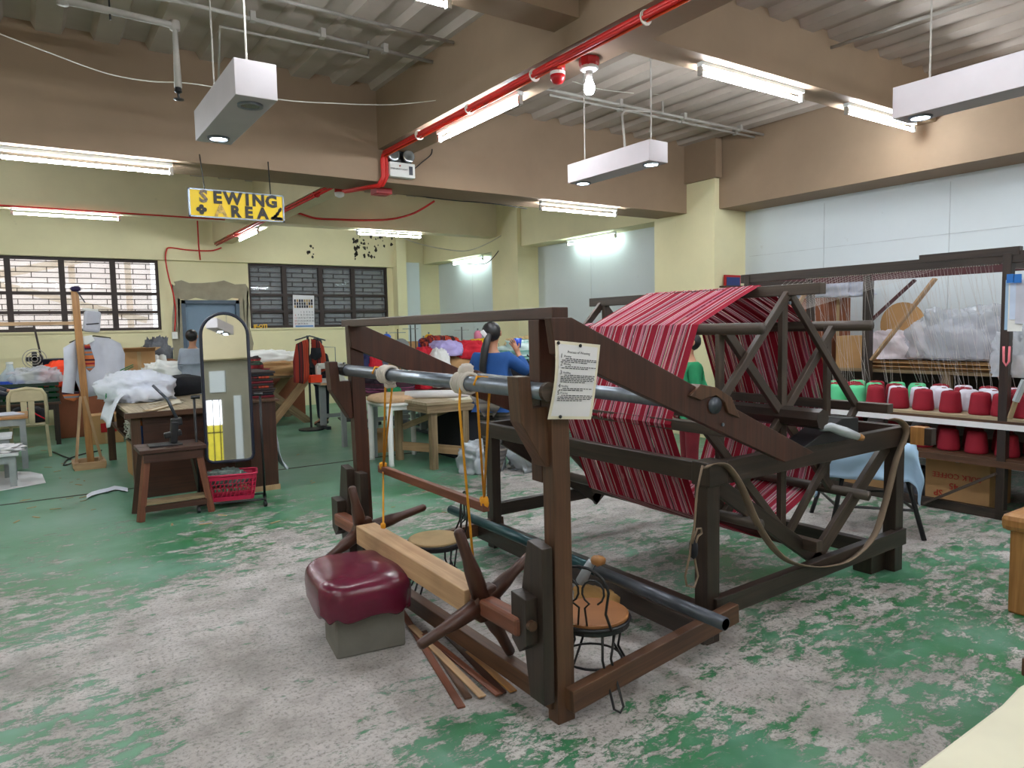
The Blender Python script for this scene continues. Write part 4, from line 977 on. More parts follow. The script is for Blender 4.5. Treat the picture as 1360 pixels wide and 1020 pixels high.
for r, (rn, x) in enumerate((('front', 6.24), ('second', 6.45))):
    cnt = {}
    yy = [wx(px, 590, 6.24).y for px in (1225, 1260, 1297, 1338)]+[2.16] if r == 0 else [3.95, 3.75, 3.55, 3.36, 3.15, 2.93, 2.72, 2.50, 2.28]
    for k, y in enumerate(yy):
        col = 'crimson' if r == 0 or k % 2 else ('white' if k < 5 else 'crimson')
        cnt[col] = cnt.get(col, 0)+1
        put_cone(col, x, y, .476, '%s %s yarn cone from the left in %s row of lower rack shelf' % (ORD[cnt[col]-1], col, rn))
# storage behind the rack: stack of flattened cartons, bundles
t = thing('storage_shelf', 'low timber storage shelf behind the yarn rack piled with flattened cartons', 'shelf', (7.6, 3.5, 0))
part('board', B().box((7.2, 1.0, 1.02), (8.15, 5.6, 1.05)), MT['wd_old'], t)
for y in (1.1, 3.3, 5.5): part('leg', B().bar((7.25, y, 0), (7.25, y, 1.02), .07, .07), MT['wd_old'], t)
part('back_board', B().box((8.1, 1.0, .2), (8.13, 5.6, 1.0)), MT['wd_dark'], t)
random.seed(21)
for k in range(7):
    y0 = 2.75+random.uniform(-.1, .1); y1 = 4.15+random.uniform(-.15, .1)
    obj('flat_carton', B().rbox((7.55+random.uniform(-.05, .05), (y0+y1)/2, 1.058+.013*k), (.62, y1-y0, .010), rz=random.uniform(-.05, .05), mi=0), MT['carton'], label='flattened brown carton in the stack under the white bundles, %s from the bottom' % ORD[k], cat='carton', group='flattened cartons behind the rack')
zb = 1.155
def cloth(name, c, size, mat, label, cat='cloth', seed=1, rz=0, amp=.16, fr=2.4, group=None, n=60, boxy=.55, sm=True):
    return obj(name, B().blob(c, size, amp, fr, seed, n, rz, True, boxy=boxy), mat, smooth=sm, label=label, cat=cat, group=group)
cloth('cloth_bundle', (7.5, 3.86, zb), (.5, .62, .28), plain('pinkish_white_cloth', (222, 210, 216), .85, var=.06), 'crumpled pinkish white cloth bundle on the flattened cartons', 'bundle', 3, amp=.28)
cloth('cloth_bundle', (7.5, 3.23, zb), (.52, .72, .38), MT['greycloth'], 'large pale blue grey cloth bundle wrapped in plastic on the cartons', 'bundle', 5, amp=.2)
cloth('plastic_bag', (7.45, 3.28, zb+.02), (.62, .85, .46), MT['plastic_film'], 'clear plastic sheet wrapped around the pale bundle', 'bag', 8, amp=.25)
def carton(c, size, rz, label, mat='carton', open_=False, txt=None):
    t = thing('carton', label, 'carton', c); c = V(c); a, b, h = size
    part('box_body', B().rbox(c+V((0, 0, h/2)), size, rz), MT[mat], t, bev=.004)
    part('packing_tape', B().rbox(c+V((0, 0, h*.5)), (.06, b+.004, h+.004), rz), MT['khaki'], t)
    if open_:
        R = Matrix.Rotation(rz, 3, 'Z')
        for sx, sy in ((1, 0), (-1, 0), (0, 1), (0, -1)):
            d = R@V((sx, sy, 0)); s_ = R@V((-sy, sx, 0)); hw = (b if sx else a)/2
            e0 = c+d*((a if sx else b)/2)+V((0, 0, h)); e1 = e0+d*.10+V((0, 0, .06))
            part('flap', B().add([e0-s_*hw, e0+s_*hw, e1+s_*hw*.95, e1-s_*hw*.95], [(0, 1, 2, 3)]), MT[mat], t, solid=.004)
    return t
bxs = wx(1090, 430, 7.3)
t = carton((7.45, 4.95, 1.05), (.5, .80, .76), 0, 'tall brown carton with white numbers on the storage shelf beside the column', 'carton_dk')
part('print', text_mesh('22,664.', .10, (7.195, 4.85, 1.64), (0, -1, 0), (0, 0, 1), .001), MT['white'], t)
cloth('plastic_bag', (7.4, 4.75, 1.81), (.42, 1.0, .26), plain('bluish_bag', (190, 196, 214), .4), 'crumpled white plastic bag on top of the tall brown carton', 'bag', 12, amp=.3)
carton((7.45, 4.32, 1.05), (.4, .3, .34), .2, 'small open brown carton beside the flattened cartons', 'carton')
t = thing('cardboard_disc', 'round piece of brown cardboard leaning behind the rack post', 'cardboard', (7.75, 4.0, 1.06))
part('disc', B().lathe((7.85, 4.05, 1.50), [(.0, 0), (.24, 0), (.24, .012), (0, .012)], 26, ax=Matrix.Rotation(math.pi/2, 3, 'Y')), MT['carton'], t)
part('stay', B().bar((7.86, 4.05, 1.06), (7.86, 4.05, 1.30), .05, .01), MT['carton'], t)
# items under the rack
t = carton((6.55, 2.80, .0), (.40, .50, .36), 0, 'open brown carton with upside down red print under the yarn rack', 'carton', True)
for txt, z, s_, dy in (('BULK COFFEE', .235, .062, 0), ('45', .15, .075, .02), ('SP', .08, .075, .14)):
    part('print', text_mesh(txt, s_, (6.345, 2.80+dy, z), (0, 1, 0), (0, 0, -1), .001), MT['redpaint'], t)
cloth('cloth_bundle', (6.55, 2.80, .355), (.34, .44, .10), plain('blue_white_scraps', (206, 210, 224), .8, var=.25, sc=14), 'white and navy cloth scraps in the open carton under the rack', 'cloth', 15, amp=.3)
carton((6.6, 3.6, 0), (.4, .5, .30), 0, 'plain brown carton under the rack behind the blue cloth', 'carton')
cloth('cloth_bundle', (6.5, 3.22, .0), (.4, .28, .22), plain('grey_scraps', (96, 100, 110), .85, var=.4, sc=10), 'dark grey cloth scraps on the floor under the rack', 'cloth', 18, amp=.3)
obj('grey_board', B().rbox((7.15, 1.9, .26), (.03, .8, .52), 0), MT['silver'], label='grey board standing under the right end of the rack', cat='board', bev=.003)
# cards hanging on the rack post
t = thing('hanging_cards', 'pale blue fabric cards clipped in a bunch on the rack post at the right edge', 'cards', wx(1345, 440, 6.05))
for k, (x0, x1, y0, y1) in enumerate(((1336, 1349, 372, 438), (1340, 1357, 376, 440), (1342, 1356, 370, 424), (1350, 1362, 372, 430))):
    a, b = wx(x0, y0, 6.05-.01*k), wx(x1, y1, 6.05-.01*k); part('card', B().box((a.x-.002, b.y, b.z), (a.x+.002, a.y, a.z)), (MT['paleblue'], MT['white'], plain('blue_white_card', (206, 220, 240), .7), MT['greycloth'])[k], t)
for px in (1342, 1352): part('clip', B().box(wx(px, 372, 6.0)-V((.01, .02, .02)), wx(px, 364, 6.0)+V((.01, .02, .0))), plain('blue_clip', (30, 110, 190), .5), t)
t = thing('tape_roll', 'pink measuring tape looped on the rack post', 'tape', wx(1338, 485, 6.05))
part('loop', B().tube([wx(x, y, 6.06) for x, y in ((1333, 460), (1333, 480), (1336, 486), (1340, 480), (1341, 460))], .008, 6), plain('pink_tape', (226, 120, 130), .6), t, smooth=True)
cloth('plastic_bag', wx(1352, 500, 6.3)-V((0, 0, .0)), (.3, .3, .34), MT['plastic_film'], 'crumpled clear plastic bag hanging right of the rack post', 'bag', 22, amp=.3)
t = thing('foil_rod', 'foil wrapped wooden rod slanting against the rack at the right edge', 'rod', wx(1342, 540, 6.0))
part('rod', B().tube([wx(1341, 556, 6.0), wx(1350, 530, 6.0)], .018, 8), MT['wd_old'], t); part('foil_wrap', B().tube([wx(1349, 533, 6.0), wx(1361, 505, 6.0)], .024, 8), MT['silver'], t)
# small red frame on the column
t = thing('picture_frame', 'small red framed blue picture on a ledge of the near column', 'frame', wy(970, 378, 6.3))
a, b = wy(962, 365, 6.33), wy(982, 380, 6.33)
part('frame', B().box((a.x, 6.31, b.z), (b.x, 6.34, a.z)), MT['redpaint'], t); part('picture', B().box((a.x+.02, 6.305, b.z+.0), (b.x-.02, 6.312, a.z-.03)), plain('blue_picture', (40, 60, 120), .5), t)
part('ledge', B().box((a.x-.05, 6.25, b.z-.02), (b.x+.1, 6.37, b.z)), MT['wd_red'], t)
# black stool with pale blue cloth
t = thing('bar_stool', 'black metal stool behind the loom under a pale blue cloth', 'stool', (5.15, 2.85, 0))
zt = .62; c4 = [(4.72, 3.17), (5.13, 2.46), (5.72, 3.42), (5.45, 2.6)]
cen = V((5.2, 2.92, 0))
feet = [V((4.78, 2.95, 0)), V((5.13, 2.46, 0)), V((5.62, 2.95, 0)), V((5.2, 3.38, 0))]
for q in feet: part('leg', B().tube([q, cen.lerp(q, .55)+V((0, 0, zt))], .017, 8), MT['black'], t, smooth=True)
for z, f_ in ((.2, .86), (.42, .7)):
    P_ = [cen.lerp(q, f_)+V((0, 0, z)) for q in feet]; P_.append(P_[0]); part('foot_rail', B().tube(P_, .011, 6), MT['black'], t)
part('seat', B().lathe(cen+V((0, 0, zt)), [(.27, 0), (.29, .01), (.28, .03)], 20), MT['black'], t)
def drape(name, c, rx, ry, z, drop, mat, label, seed=0, cat='cloth', n=40, rz=0):
    g = []; c = V(c); R = Matrix.Rotation(rz, 3, 'Z')
    for i in range(n+1):
        r = []
        for j in range(n+1):
            u, v = (j/n*2-1)*1.0, (i/n*2-1)*1.0
            X, Y = u*(rx+drop), v*(ry+drop); ex = max(0, abs(X)-rx); ey = max(0, abs(Y)-ry); e = math.hypot(ex, ey)
            e = ex+ey-min(ex, ey)*.35
            px_ = math.copysign(min(abs(X), rx+.03*min(1, ex/.05)+ex*.10), X); py_ = math.copysign(min(abs(Y), ry+.03*min(1, ey/.05)+ey*.10), Y)
            w_ = noise.noise(V((u*3+seed, v*3, seed)))*.05*min(1, e/.1)
            r.append(c+R@V((px_+w_, py_+w_*.8, 0))+V((0, 0, z-e*(.9+.25*noise.noise(V((u*2, v*2, seed+4))))+.008*noise.noise(V((u*5, v*5, seed))))))
        g.append(r)
    return obj(name, B().sheet(g), mat, smooth=True, solid=.004, label=label, cat=cat)
drape('blue_cloth', cen, .28, .28, zt+.05, .28, MT['paleblue'], 'pale blue cloth draped over the black stool behind the loom', 3, rz=.5)
# ================================================================ LEFT SIDE
# mirror on a wheeled stand
mc = V((1.455, 6.72, 0)); mrz = math.radians(-14); tilt = math.radians(4.0)
mR = Matrix.Rotation(mrz, 3, 'Z'); tR = Matrix.Rotation(-tilt, 3, 'X')
mw, mz0, mz1 = .195, .41, 1.735
def mp(u, w, d=0): return mc+V((0, 0, 1.05))+mR@(tR@V((u, d, w-1.05)))
t = thing('standing_mirror', 'tall arched mirror in a dark navy frame on a wheeled stand', 'mirror', mc)
arc = [(-mw+.05, mz0), (mw-.05, mz0), (mw-.015, mz0+.015), (mw, mz0+.05)]+[(mw*math.cos(a), mz1-mw+mw*math.sin(a)) for a in [i*math.pi/16 for i in range(17)]]+[(-mw, mz0+.05), (-mw+.015, mz0+.015)]
m = B(); m.add([mp(u, w) for u, w in arc], [tuple(range(len(arc)-1, -1, -1))]); 
part('mirror_backing', B().add([mp(u, w, .012) for u, w in arc], [tuple(range(len(arc)))]), MT['navy'], t)
gl = B().add([mp(u*.97, .0+mz0+(w-mz0)*.99+.005, -.004) for u, w in arc], [tuple(range(len(arc)))]); part('mirror_glass', gl, MT['mirror'], t)
part('mirror_frame', B().tube([mp(u, w, 0) for u, w in arc]+[mp(*arc[0])], .015, 8, cap=False), MT['navy'], t, smooth=True)
for s in (-1, 1):
    foot = mc+mR@V((s*.275, 0, 0))
    part('side_post', B().tube([foot+V((0, 0, .06)), foot+V((0, 0, 1.0))], .011, 8), MT['black'], t, smooth=True)
    part('pivot_knob', B().tube([mp(s*.225, 1.0), mp(s*.30, 1.0)], .016, 8), MT['black'], t)
    part('foot_bar', B().tube([foot+mR@V((0, -.19, .05)), foot+mR@V((0, .19, .05))], .012, 8), MT['black'], t)
    for e in (-.18, .18):
        part('caster', B().lathe(foot+mR@V((0, e, 0))+V((0, 0, .025)), [(.0, -.012), (.025, -.012), (.025, .012), (0, .012)], 12, ax=Matrix.Rotation(math.pi/2, 3, 'Y')), MT['black'], t)
for e in (-.12, .12): part('lower_shelf_rod', B().tube([mc+mR@V((-.275, e, .055)), mc+mR@V((.275, e, .055))], .009, 8), MT['black'], t)
# pink basket
t = thing('plastic_basket', 'pink perforated plastic basket on the foot of the standing mirror', 'basket', mc+V((0, 0, .065)))
bz0, bz1 = .068, .30
def ring(w, d, z): return [mc+mR@V((x*w/2, y*d/2, z)) for x, y in ((-1, -.8), (-.85, -1), (.85, -1), (1, -.8), (1, .8), (.85, 1), (-.85, 1), (-1, .8))]
def bk(z): f = (z-bz0)/(bz1-bz0); return ring(.36+.07*f, .22+.06*f, z)
m = B()
for za, zb_ in ((bz0, .105), (.262, bz1)):
    a, b = bk(za), bk(zb_)
    m.add(a+b, [(i, (i+1) % 8, 8+(i+1) % 8, 8+i) for i in range(8)])
m.add(bk(bz0), [tuple(range(8))]); bb_ = part('basket_body', m, MT['pinkpl'], t, solid=.004)
m = B(); 
for row in range(4):
    z_ = .105+.157*row/4; z2 = .105+.157*(row+1)/4
    a, b = bk(z_), bk(z2)
    for i in range(8):
        L = (a[(i+1) % 8]-a[i]).length; n_ = max(1, int(L/.032))
        for k in range(n_+1):
            p = a[i].lerp(a[(i+1) % 8], k/n_); q = b[i].lerp(b[(i+1) % 8], min(1, (k+.45)/n_)); m.bar(p, q, .009, .004, (a[i]-mc))
        m.bar(b[i], b[(i+1) % 8], .007, .004)
part('basket_lattice', m, MT['pinkpl'], bb_, kind='stuff')
part('basket_rim', B().tube(bk(bz1)+[bk(bz1)[0]], .010, 6, cap=False), MT['pinkpl'], t, smooth=True)
cloth('cloth_scraps', mc+mR@V((-.05, 0, .20))*1, (.32, .2, .13), plain('mixed_scraps', (96, 110, 104), .85, var=.6, sc=14), 'mixed fabric scraps filling the pink basket', 'cloth', 31, amp=.3, rz=mrz)
# small stool with vise
t = thing('wooden_stool', 'dark reddish wooden stool with splayed legs carrying a black vise', 'stool', (.95, 6.77, 0))
sx0, sx1, sy0, sy1, sz = .74, 1.20, 6.60, 6.96, .60
for k in range(2): part('seat_board', B().box((sx0-.03, sy0-.03+.21*k, sz-.035), (sx1+.03, sy0+.175+.21*k, sz)), MT['wd_red'], t, bev=.004)
for x, s in ((sx0, -1), (sx1, 1)):
    for y, r in ((sy0, -1), (sy1, 1)): part('leg', B().bar((x+s*.05, y+r*.0, 0), (x-s*.03, y-r*.03, sz-.03), .05, .05), MT['wd_slat'] if r < 0 else MT['wd_red'], t, bev=.003)
for y in (sy0+.0, sy1-.03): part('apron', B().bar((sx0, y, sz-.075), (sx1, y, sz-.075), .025, .07), MT['wd_red'], t)
part('foot_shelf', B().box((sx0-.02, sy0+.0, .13), (sx1+.02, sy0+.14, .155)), MT['wd_old'], t); part('stretcher', B().bar((sx0-.02, sy0+.0, .10), (sx1+.02, sy0, .10), .025, .05), MT['wd_red'], t)
t = thing('bench_vise', 'black iron bench tool with a long lever on the reddish stool', 'tool', (.98, 6.78, .6))
part('base_plate', B().box((.80, 6.68, .60), (1.06, 6.86, .615)), MT['black'], t, bev=.003)
part('column', B().bar((1.0, 6.78, .615), (1.02, 6.78, .80), .07, .06), MT['black'], t, bev=.01)
part('jaw', B().bar((.93, 6.78, .68), (1.07, 6.78, .70), .06, .05), MT['black'], t, bev=.01); part('jaw_head', B().bar((.99, 6.78, .79), (1.08, 6.78, .80), .06, .07), MT['black'], t, bev=.012)
part('lever', B().tube([(1.04, 6.78, .82), wy(222, 530, 6.8), wy(203, 512, 6.9)], [.014, .013, .012], 8), MT['pipe_dk'], t, smooth=True)
# big cutting table
t = thing('cutting_table', 'large wooden cutting table with worn plank top behind the mirror', 'table', (1.25, 8.8, 0))
tz = .835
for k in range(6): part('top_plank', B().box((.74+.16*k, 7.5+.0*k, tz-.028), (.897+.16*k, 10.3, tz)), MT['wd_table'], t, bev=.002)
part('top_plank', B().box((.70, 7.45, tz-.05), (1.72, 7.51, tz-.002)), MT['wd_mid'], t)
part('end_panel', B().box((.86, 7.56, .0), (1.68, 7.60, tz-.05)), MT['wd_red'], t)
for x, y in ((.80, 7.6), (.80, 10.2), (1.65, 10.2)): part('leg', B().bar((x, y, 0), (x, y, tz-.03), .08, .08), MT['wd_mid'], t)
part('apron', B().box((.77, 7.6, tz-.12), (.80, 10.2, tz-.03)), MT['wd_mid'], t); part('mid_shelf', B().box((.8, 7.7, .46), (1.6, 10.1, .49)), MT['wd_mid'], t)
for y in (8.5, 9.4): part('divider', B().box((.80, y, .49), (1.6, y+.02, tz-.05)), MT['wd_mid'], t)
random.seed(8)
for k in range(9):
    p0 = V((random.uniform(.9, 1.5), random.uniform(7.7, 9.3), tz+.004+.001*k)); a = random.uniform(-.5, .5)+1.3
    obj('pattern_strip', B().rbox(p0, (random.uniform(.4, .8), random.uniform(.03, .12), .002), rz=a), MT['oldpaper'] if k % 3 else MT['khaki'], label='thin loose paper strip on the cutting table top, %s one counted along the table' % ORD[k], cat='paper', group='paper strips on the cutting table')
t = thing('cable_coil', 'tangled grey cable coil on the shelf under the cutting table', 'cable', (.84, 8.3, .5))
P_ = [V((.82+.05*math.sin(k*1.9), 8.2+.16*math.cos(k*.8)+.02*math.sin(k*3.3), .60+.085*math.sin(k*.8)+.02*math.sin(k*2.7))) for k in range(60)]
part('cable', B().tube(P_, .007, 5), MT['wire'], t, smooth=True)
obj('folder', B().box((.86, 7.75, .49), (1.2, 7.80, .72)), plain('orange_folder', (226, 120, 30), .6), label='orange folder standing on the shelf under the cutting table', cat='folder')
obj('folder', B().box((.84, 7.64, .49), (1.2, 7.72, .68)), plain('blue_folder', (40, 90, 170), .6), label='blue folder standing on the shelf under the cutting table', cat='folder')
# heap of white cloth, rolls
cloth('white_cloth_heap', (.98, 9.0, tz+.002), (.66, 1.0, .31), MT['whitecloth'], 'big crumpled white cloth heap on the left end of the cutting table', 'cloth', 41, .3, amp=.24, n=56, boxy=.7)
g = []
for i in range(14):
    r = []
    for j in range(8):
        u, v = i/13, j/7; r.append(V((.80-.16*u-.02*math.sin(v*9), 8.25+1.0*v, tz+.12-.02*math.sin(u*4)-.34*u*u+.02*math.sin(v*14+u*3))))
    g.append(r)
obj('white_cloth', B().sheet(g), MT['whitecloth'], smooth=True, solid=.004, label='white cloth corner hanging over the left edge of the cutting table', cat='cloth')
m = B()
for k, zz in enumerate((0, .022)): m.tube([(.66-.0, 8.8, tz+.05+zz), (.72, 9.0, tz+.19+zz), (.86, 9.2, tz+.31+zz), (1.0, 9.35, tz+.36+zz)], .006, 5)
obj('ribbon_trim', m, MT['green'], smooth=True, label='thin green stripe edging on the crumpled white cloth heap', cat='ribbon')
t = thing('cloth_roll', 'thick black cloth roll lying on the cutting table beside the white heap', 'cloth roll', (1.5, 9.2, tz))
part('roll', B().blob((1.52, 9.35, tz), (.36, .72, .24), .10, 2, 50, 34, rz=-.9, boxy=.75), MT['blackcloth'], t, smooth=True)
t = thing('cloth_roll', 'thin cream roll on the cutting table just left of the mirror', 'cloth roll', (1.6, 9.9, tz))
part('roll', B().tube([(1.30, 10.15, tz+.07), (1.95, 9.7, tz+.07)], .065, 16), MT['oldpaper'], t, smooth=True); part('core', B().tube([(1.94, 9.707, tz+.07), (1.96, 9.693, tz+.07)], .03, 12), MT['carton'], t)
# dark cabinet with folded cloths
t = thing('cabinet', 'worn dark red brown wooden cabinet standing right behind the mirror', 'cabinet', (1.85, 7.6, 0))
part('carcass', B().box((1.73, 7.13, .03), (1.99, 8.3, .88)), MT['wd_red'], t, bev=.004); part('top_board', B().box((1.70, 7.10, .88), (2.02, 8.33, .905)), MT['wd_mid'], t, bev=.003); part('plinth', B().box((1.72, 7.12, 0), (2.0, 8.31, .05)), MT['wd_light'], t)
part('side_door', B().box((1.99, 7.2, .1), (2.0, 7.7, .82)), MT['wd_red'], t)
random.seed(14)
ccol = ['marooncloth', 'blackcloth', 'darkfab', 'darkfab', 'stripe_or', 'darkfab', 'marooncloth', 'darkfab', 'stripe_or', 'blackcloth', 'darkfab']
for k in range(11):
    w_ = .30+random.uniform(-.02, .05)
    obj('folded_cloth', B().rbox((1.87+random.uniform(-.02, .02), 7.75, .918+.024*k), (w_, .95, .022), rz=random.uniform(-.06, .06)), MT[ccol[k]], bev=.009, label='folded dark woven cloth in the stack on the red brown cabinet, %s from the bottom' % ORD[k], cat='cloth', group='folded cloths on the cabinet')
cloth('cloth_bundle', (1.92, 8.3, .906), (.55, .8, .38), MT['darkfab'], 'loose dark striped cloth heap behind the folded stack on the cabinet', 'cloth', 60, amp=.25)
t = thing('white_rag', 'white cloth strip hanging off the right side of the red brown cabinet', 'cloth', (2.1, 7.6, .2))
g = []
for i in range(12):
    u = i/11; g.append([V((2.03+.16*u*u+.02*math.sin(v*7+u*5), 7.35+.22*v+.10*u, .62-.50*u+.02*math.sin(v*9))) for v in [j/5 for j in range(6)]])
part('cloth', B().sheet(g), MT['whitecloth'], t, smooth=True, solid=.004)
# floor litter
obj('white_paper_sheet', prism([(fl(x, y).x, fl(x, y).y) for x, y in ((-40, 626), (40, 627), (56, 630), (61, 642), (-20, 656))], 2, .003, .006), MT['paper'], label='large white sheet lying on the floor at the left edge', cat='paper')
m = B(); g = [[fl(x+dx*0, y+dy, .01+.012*((k+j) % 2)) for j, dy in enumerate((0, 2.5, 5))] for k, (x, y) in enumerate(((115, 657), (122, 653), (133, 650), (143, 648), (152, 645), (160, 646), (170, 648)))]
obj('cloth_scrap', m.sheet(g), MT['whitecloth'], smooth=True, label='twisted strip of white scrap on the green floor in front of the cutting table', cat='scrap')
random.seed(31); m = B()
for k in range(70):
    p = fl(random.choice((random.uniform(0, 130), random.uniform(100, 460), random.uniform(350, 700))), random.uniform(585, 700), .003); a = random.uniform(0, 3); s_ = random.uniform(.01, .05)
    m.rbox(p, (s_*2, s_*.4, .003), rz=a)
obj('thread_litter', m, MT['khaki'], kind='stuff', label='small thread and fabric scraps scattered on the floor', cat='litter')
cable('floor_cable', [fl(x, y, .012) for x, y in ((70, 600), (82, 605), (98, 612), (85, 618), (90, 610), (110, 603), (135, 598))], .009, MT['black'], 'dark cable curled on the floor beside the wooden stand', 'cable')
# wooden garment stand
t = thing('garment_stand', 'tall light wooden post stand with a square foot holding white clothes', 'stand', (.52, 9.85, 0))
for a, b in (((.36, 9.66), (.68, 9.66)), ((.36, 10.04), (.68, 10.04))): part('foot', B().bar((a[0], a[1], .04), (b[0], b[1], .04), .06, .08), MT['wd_light'], t)
for x in (.38, .66): part('foot', B().bar((x, 9.66, .05), (x, 10.04, .05), .06, .06), MT['wd_light'], t)
part('pole', B().bar((.54, 9.85, .05), wy(99, 386, 9.85), .075, .06, (0, 1, 0)), MT['wd_oak'], t, bev=.004)
for s in (-1, 1): part('stay', B().bar((.52+.13*s, 9.80, .08), (.50+.02*s, 9.83, .85), .03, .03, (0, 1, 0)), MT['wd_light'], t)
part('cross_arm', B().bar(wy(-40, 431, 9.9), wy(104, 429, 9.9), .04, .045, (0, 1, 0)), MT['wd_light'], t)
t = thing('ribbon', 'dark violet ribbon tied on top of the light wooden post', 'ribbon', wy(101, 390, 9.8))
part('knot', B().blob(wy(101, 387, 9.8), (.10, .08, .06), .3, 3, 2, 12, flat=False), plain('violet', (34, 18, 62), .7), t, smooth=True)
for px, py in ((95, 381), (113, 402), (104, 379)): part('tail', B().bar(wy(101, 385, 9.8), wy(px, py, 9.8), .01, .05, (0, 1, 0), w1=.01, h1=.03), MT['navy'], t)
def garment(name, pts, Y, mat, label, par=None, th=.10, seed=0, extra=None, cat='clothes'):
    # cloth outline in a vertical plane given real thickness and folds
    from mathutils.geometry import delaunay_2d_cdt
    P_ = [wy(x, y, Y) for x, y in pts]; c = sum(P_, V((0, 0, 0)))/len(P_)
    bnd = [V((p.x, p.z)) for p in P_]; dense = []
    for i in range(len(bnd)):
        a, b = bnd[i], bnd[(i+1) % len(bnd)]; k = max(1, int((b-a).length/.07)); dense += [a.lerp(b, j/k) for j in range(k)]
    n0 = len(dense); xs = [p.x for p in dense]; zs = [p.y for p in dense]; inner = []
    x = min(xs)
    while x < max(xs):
        z = min(zs)
        while z < max(zs):
            if min((V((x, z))-d_).length for d_ in dense) > .035: inner.append(V((x, z)))
            z += .06
        x += .05
    vs, _, fs, *_r = delaunay_2d_cdt([V(p) for p in dense+inner], [], [list(range(n0))], 1, 1e-5)
    def dd(p): return min((V((p[0], p[1]))-q).length for q in dense)
    mb = B(); F = []; Bk = []
    for p in vs:
        d_ = min(1, dd(p)/.07); off = th/2*math.sqrt(max(0, 1-(1-d_)**2)); fold = .022*math.sin(p[0]*26+noise.noise(V((p[0]*3, p[1]*2, seed)))*4)*d_
        F.append(V((p[0], Y-off+fold, p[1]))); Bk.append(V((p[0], Y+off*.6+fold*.5, p[1])))
    nv = len(vs); mb.add(F+Bk, [tuple(f) for f in fs]+[tuple(i+nv for i in reversed(f)) for f in fs])
    if par is not None: return part(name, mb, mat, par, smooth=True)
    return obj(name, mb, mat, smooth=True, label=label, cat=cat)
t = thing('white_jacket', 'white long sleeved jacket with a red woven chest panel hanging on the stand', 'jacket', wy(125, 540, 9.95))
garment('body', [(100, 452), (120, 447), (145, 449), (160, 456), (166, 470), (165, 520), (110, 528), (98, 500)], 9.98, MT['greycloth'], '', t)
garment('sleeve', [(84, 462), (100, 452), (104, 470), (98, 523), (82, 521), (85, 490)], 9.95, MT['greycloth'], '', t)
garment('collar', [(108, 447), (122, 445), (126, 452), (115, 458), (110, 456)], 9.88, MT['white'], '', t, th=.05)
garment('woven_panel', [(112, 458), (119, 457), (126, 478), (126, 487), (119, 494), (113, 488)], 9.91, MT['vest'], '', t, th=.04)
part('hanger', B().tube([wy(92, 455, 9.99), wy(108, 449, 9.99), wy(125, 446, 9.99), wy(147, 449, 9.99)], .008, 6), MT['black'], t)
garment('red_garment', [(82, 522), (98, 520), (97, 490), (105, 520), (106, 528), (98, 533), (86, 530)], 10.05, MT['vest'], 'red woven garment showing under the white sleeve on the stand')
t = thing('plastic_tub', 'white upside down plastic container hung above the white jacket', 'container', wy(125, 447, 10.1))
a = wy(110, 413, 10.1); b = wy(134, 441, 10.1)
part('tub', B().rbox(((a.x+b.x)/2, 10.1, (a.z+b.z)/2), (b.x-a.x, .16, a.z-b.z), ry=.12), MT['greycloth'], t, bev=.03)
part('rib_line', B().rbox(((a.x+b.x)/2, 10.015, b.z+.10), (b.x-a.x-.04, .006, .012), ry=-.08), MT['ink'], t); part('lid', B().rbox(((a.x+b.x)/2-.01, 10.1, a.z+.01), (.16, .12, .03), ry=.12), MT['white'], t, bev=.005)
# cartons on the floor
carton((.86, 12.0, 0), (.42, .36, .42), .1, 'brown carton with a red print on the floor behind the wooden stand')
obj('printed_label', B().box((.80, 11.80, .17), (1.0, 11.815, .30)), MT['redpaint'], label='red square print on the carton behind the wooden stand', cat='print')
carton((1.10, 9.0, 0), (.46, .36, .43), .05, 'plain brown carton under the cutting table')
# plastic chair with bag
t = thing('plastic_chair', 'beige plastic armless chair with a black bag on its seat', 'chair', (-.05, 11.3, 0))
BP = MT['beige_pl']; cx_, cy_ = -.05, 11.28
part('seat', B().rbox((cx_, cy_, .43), (.42, .42, .025)), BP, t, bev=.01)
for sx in (-1, 1):
    for sy in (-1, 1): part('leg', B().bar((cx_+sx*.21, cy_+sy*.20, 0), (cx_+sx*.19, cy_+sy*.18, .43), .035, .05, (0, 1, 0)), BP, t, bev=.006)
hb_ = [V((cx_+.20*u, cy_-.20+.0, .43+.45*v)) for u, v in ((-1, 0), (-1.02, .5), (-.98, .85), (-.8, 1.0), (0, 1.06), (.8, 1.0), (.98, .85), (1.02, .5), (1, 0))]
part('back_frame', B().tube([p+V((0, .0, 0)) for p in hb_], .022, 8), BP, t, smooth=True)
part('back_top', B().rbox((cx_, cy_-.20, .81), (.36, .022, .15)), BP, t, bev=.02)
for x in (-.035, .035): part('back_slat', B().bar((cx_+x, cy_-.2, .44), (cx_+x*1.2, cy_-.2, .80), .068, .012, (0, 1, 0)), BP, t)
t = thing('bag', 'black bag with red piping on the beige plastic chair', 'bag', (cx_, cy_, .445))
part('bag_body', B().blob((cx_, cy_+.03, .443), (.38, .28, .22), .15, 2.5, 71, 24), MT['blackcloth'], t, smooth=True); part('strap', B().tube([(cx_-.12, cy_-.13, .50), (cx_-.02, cy_-.14, .66), (cx_+.1, cy_-.16, .55), (cx_+.2, cy_-.17, .48)], .009, 6), MT['red'], t, smooth=True)
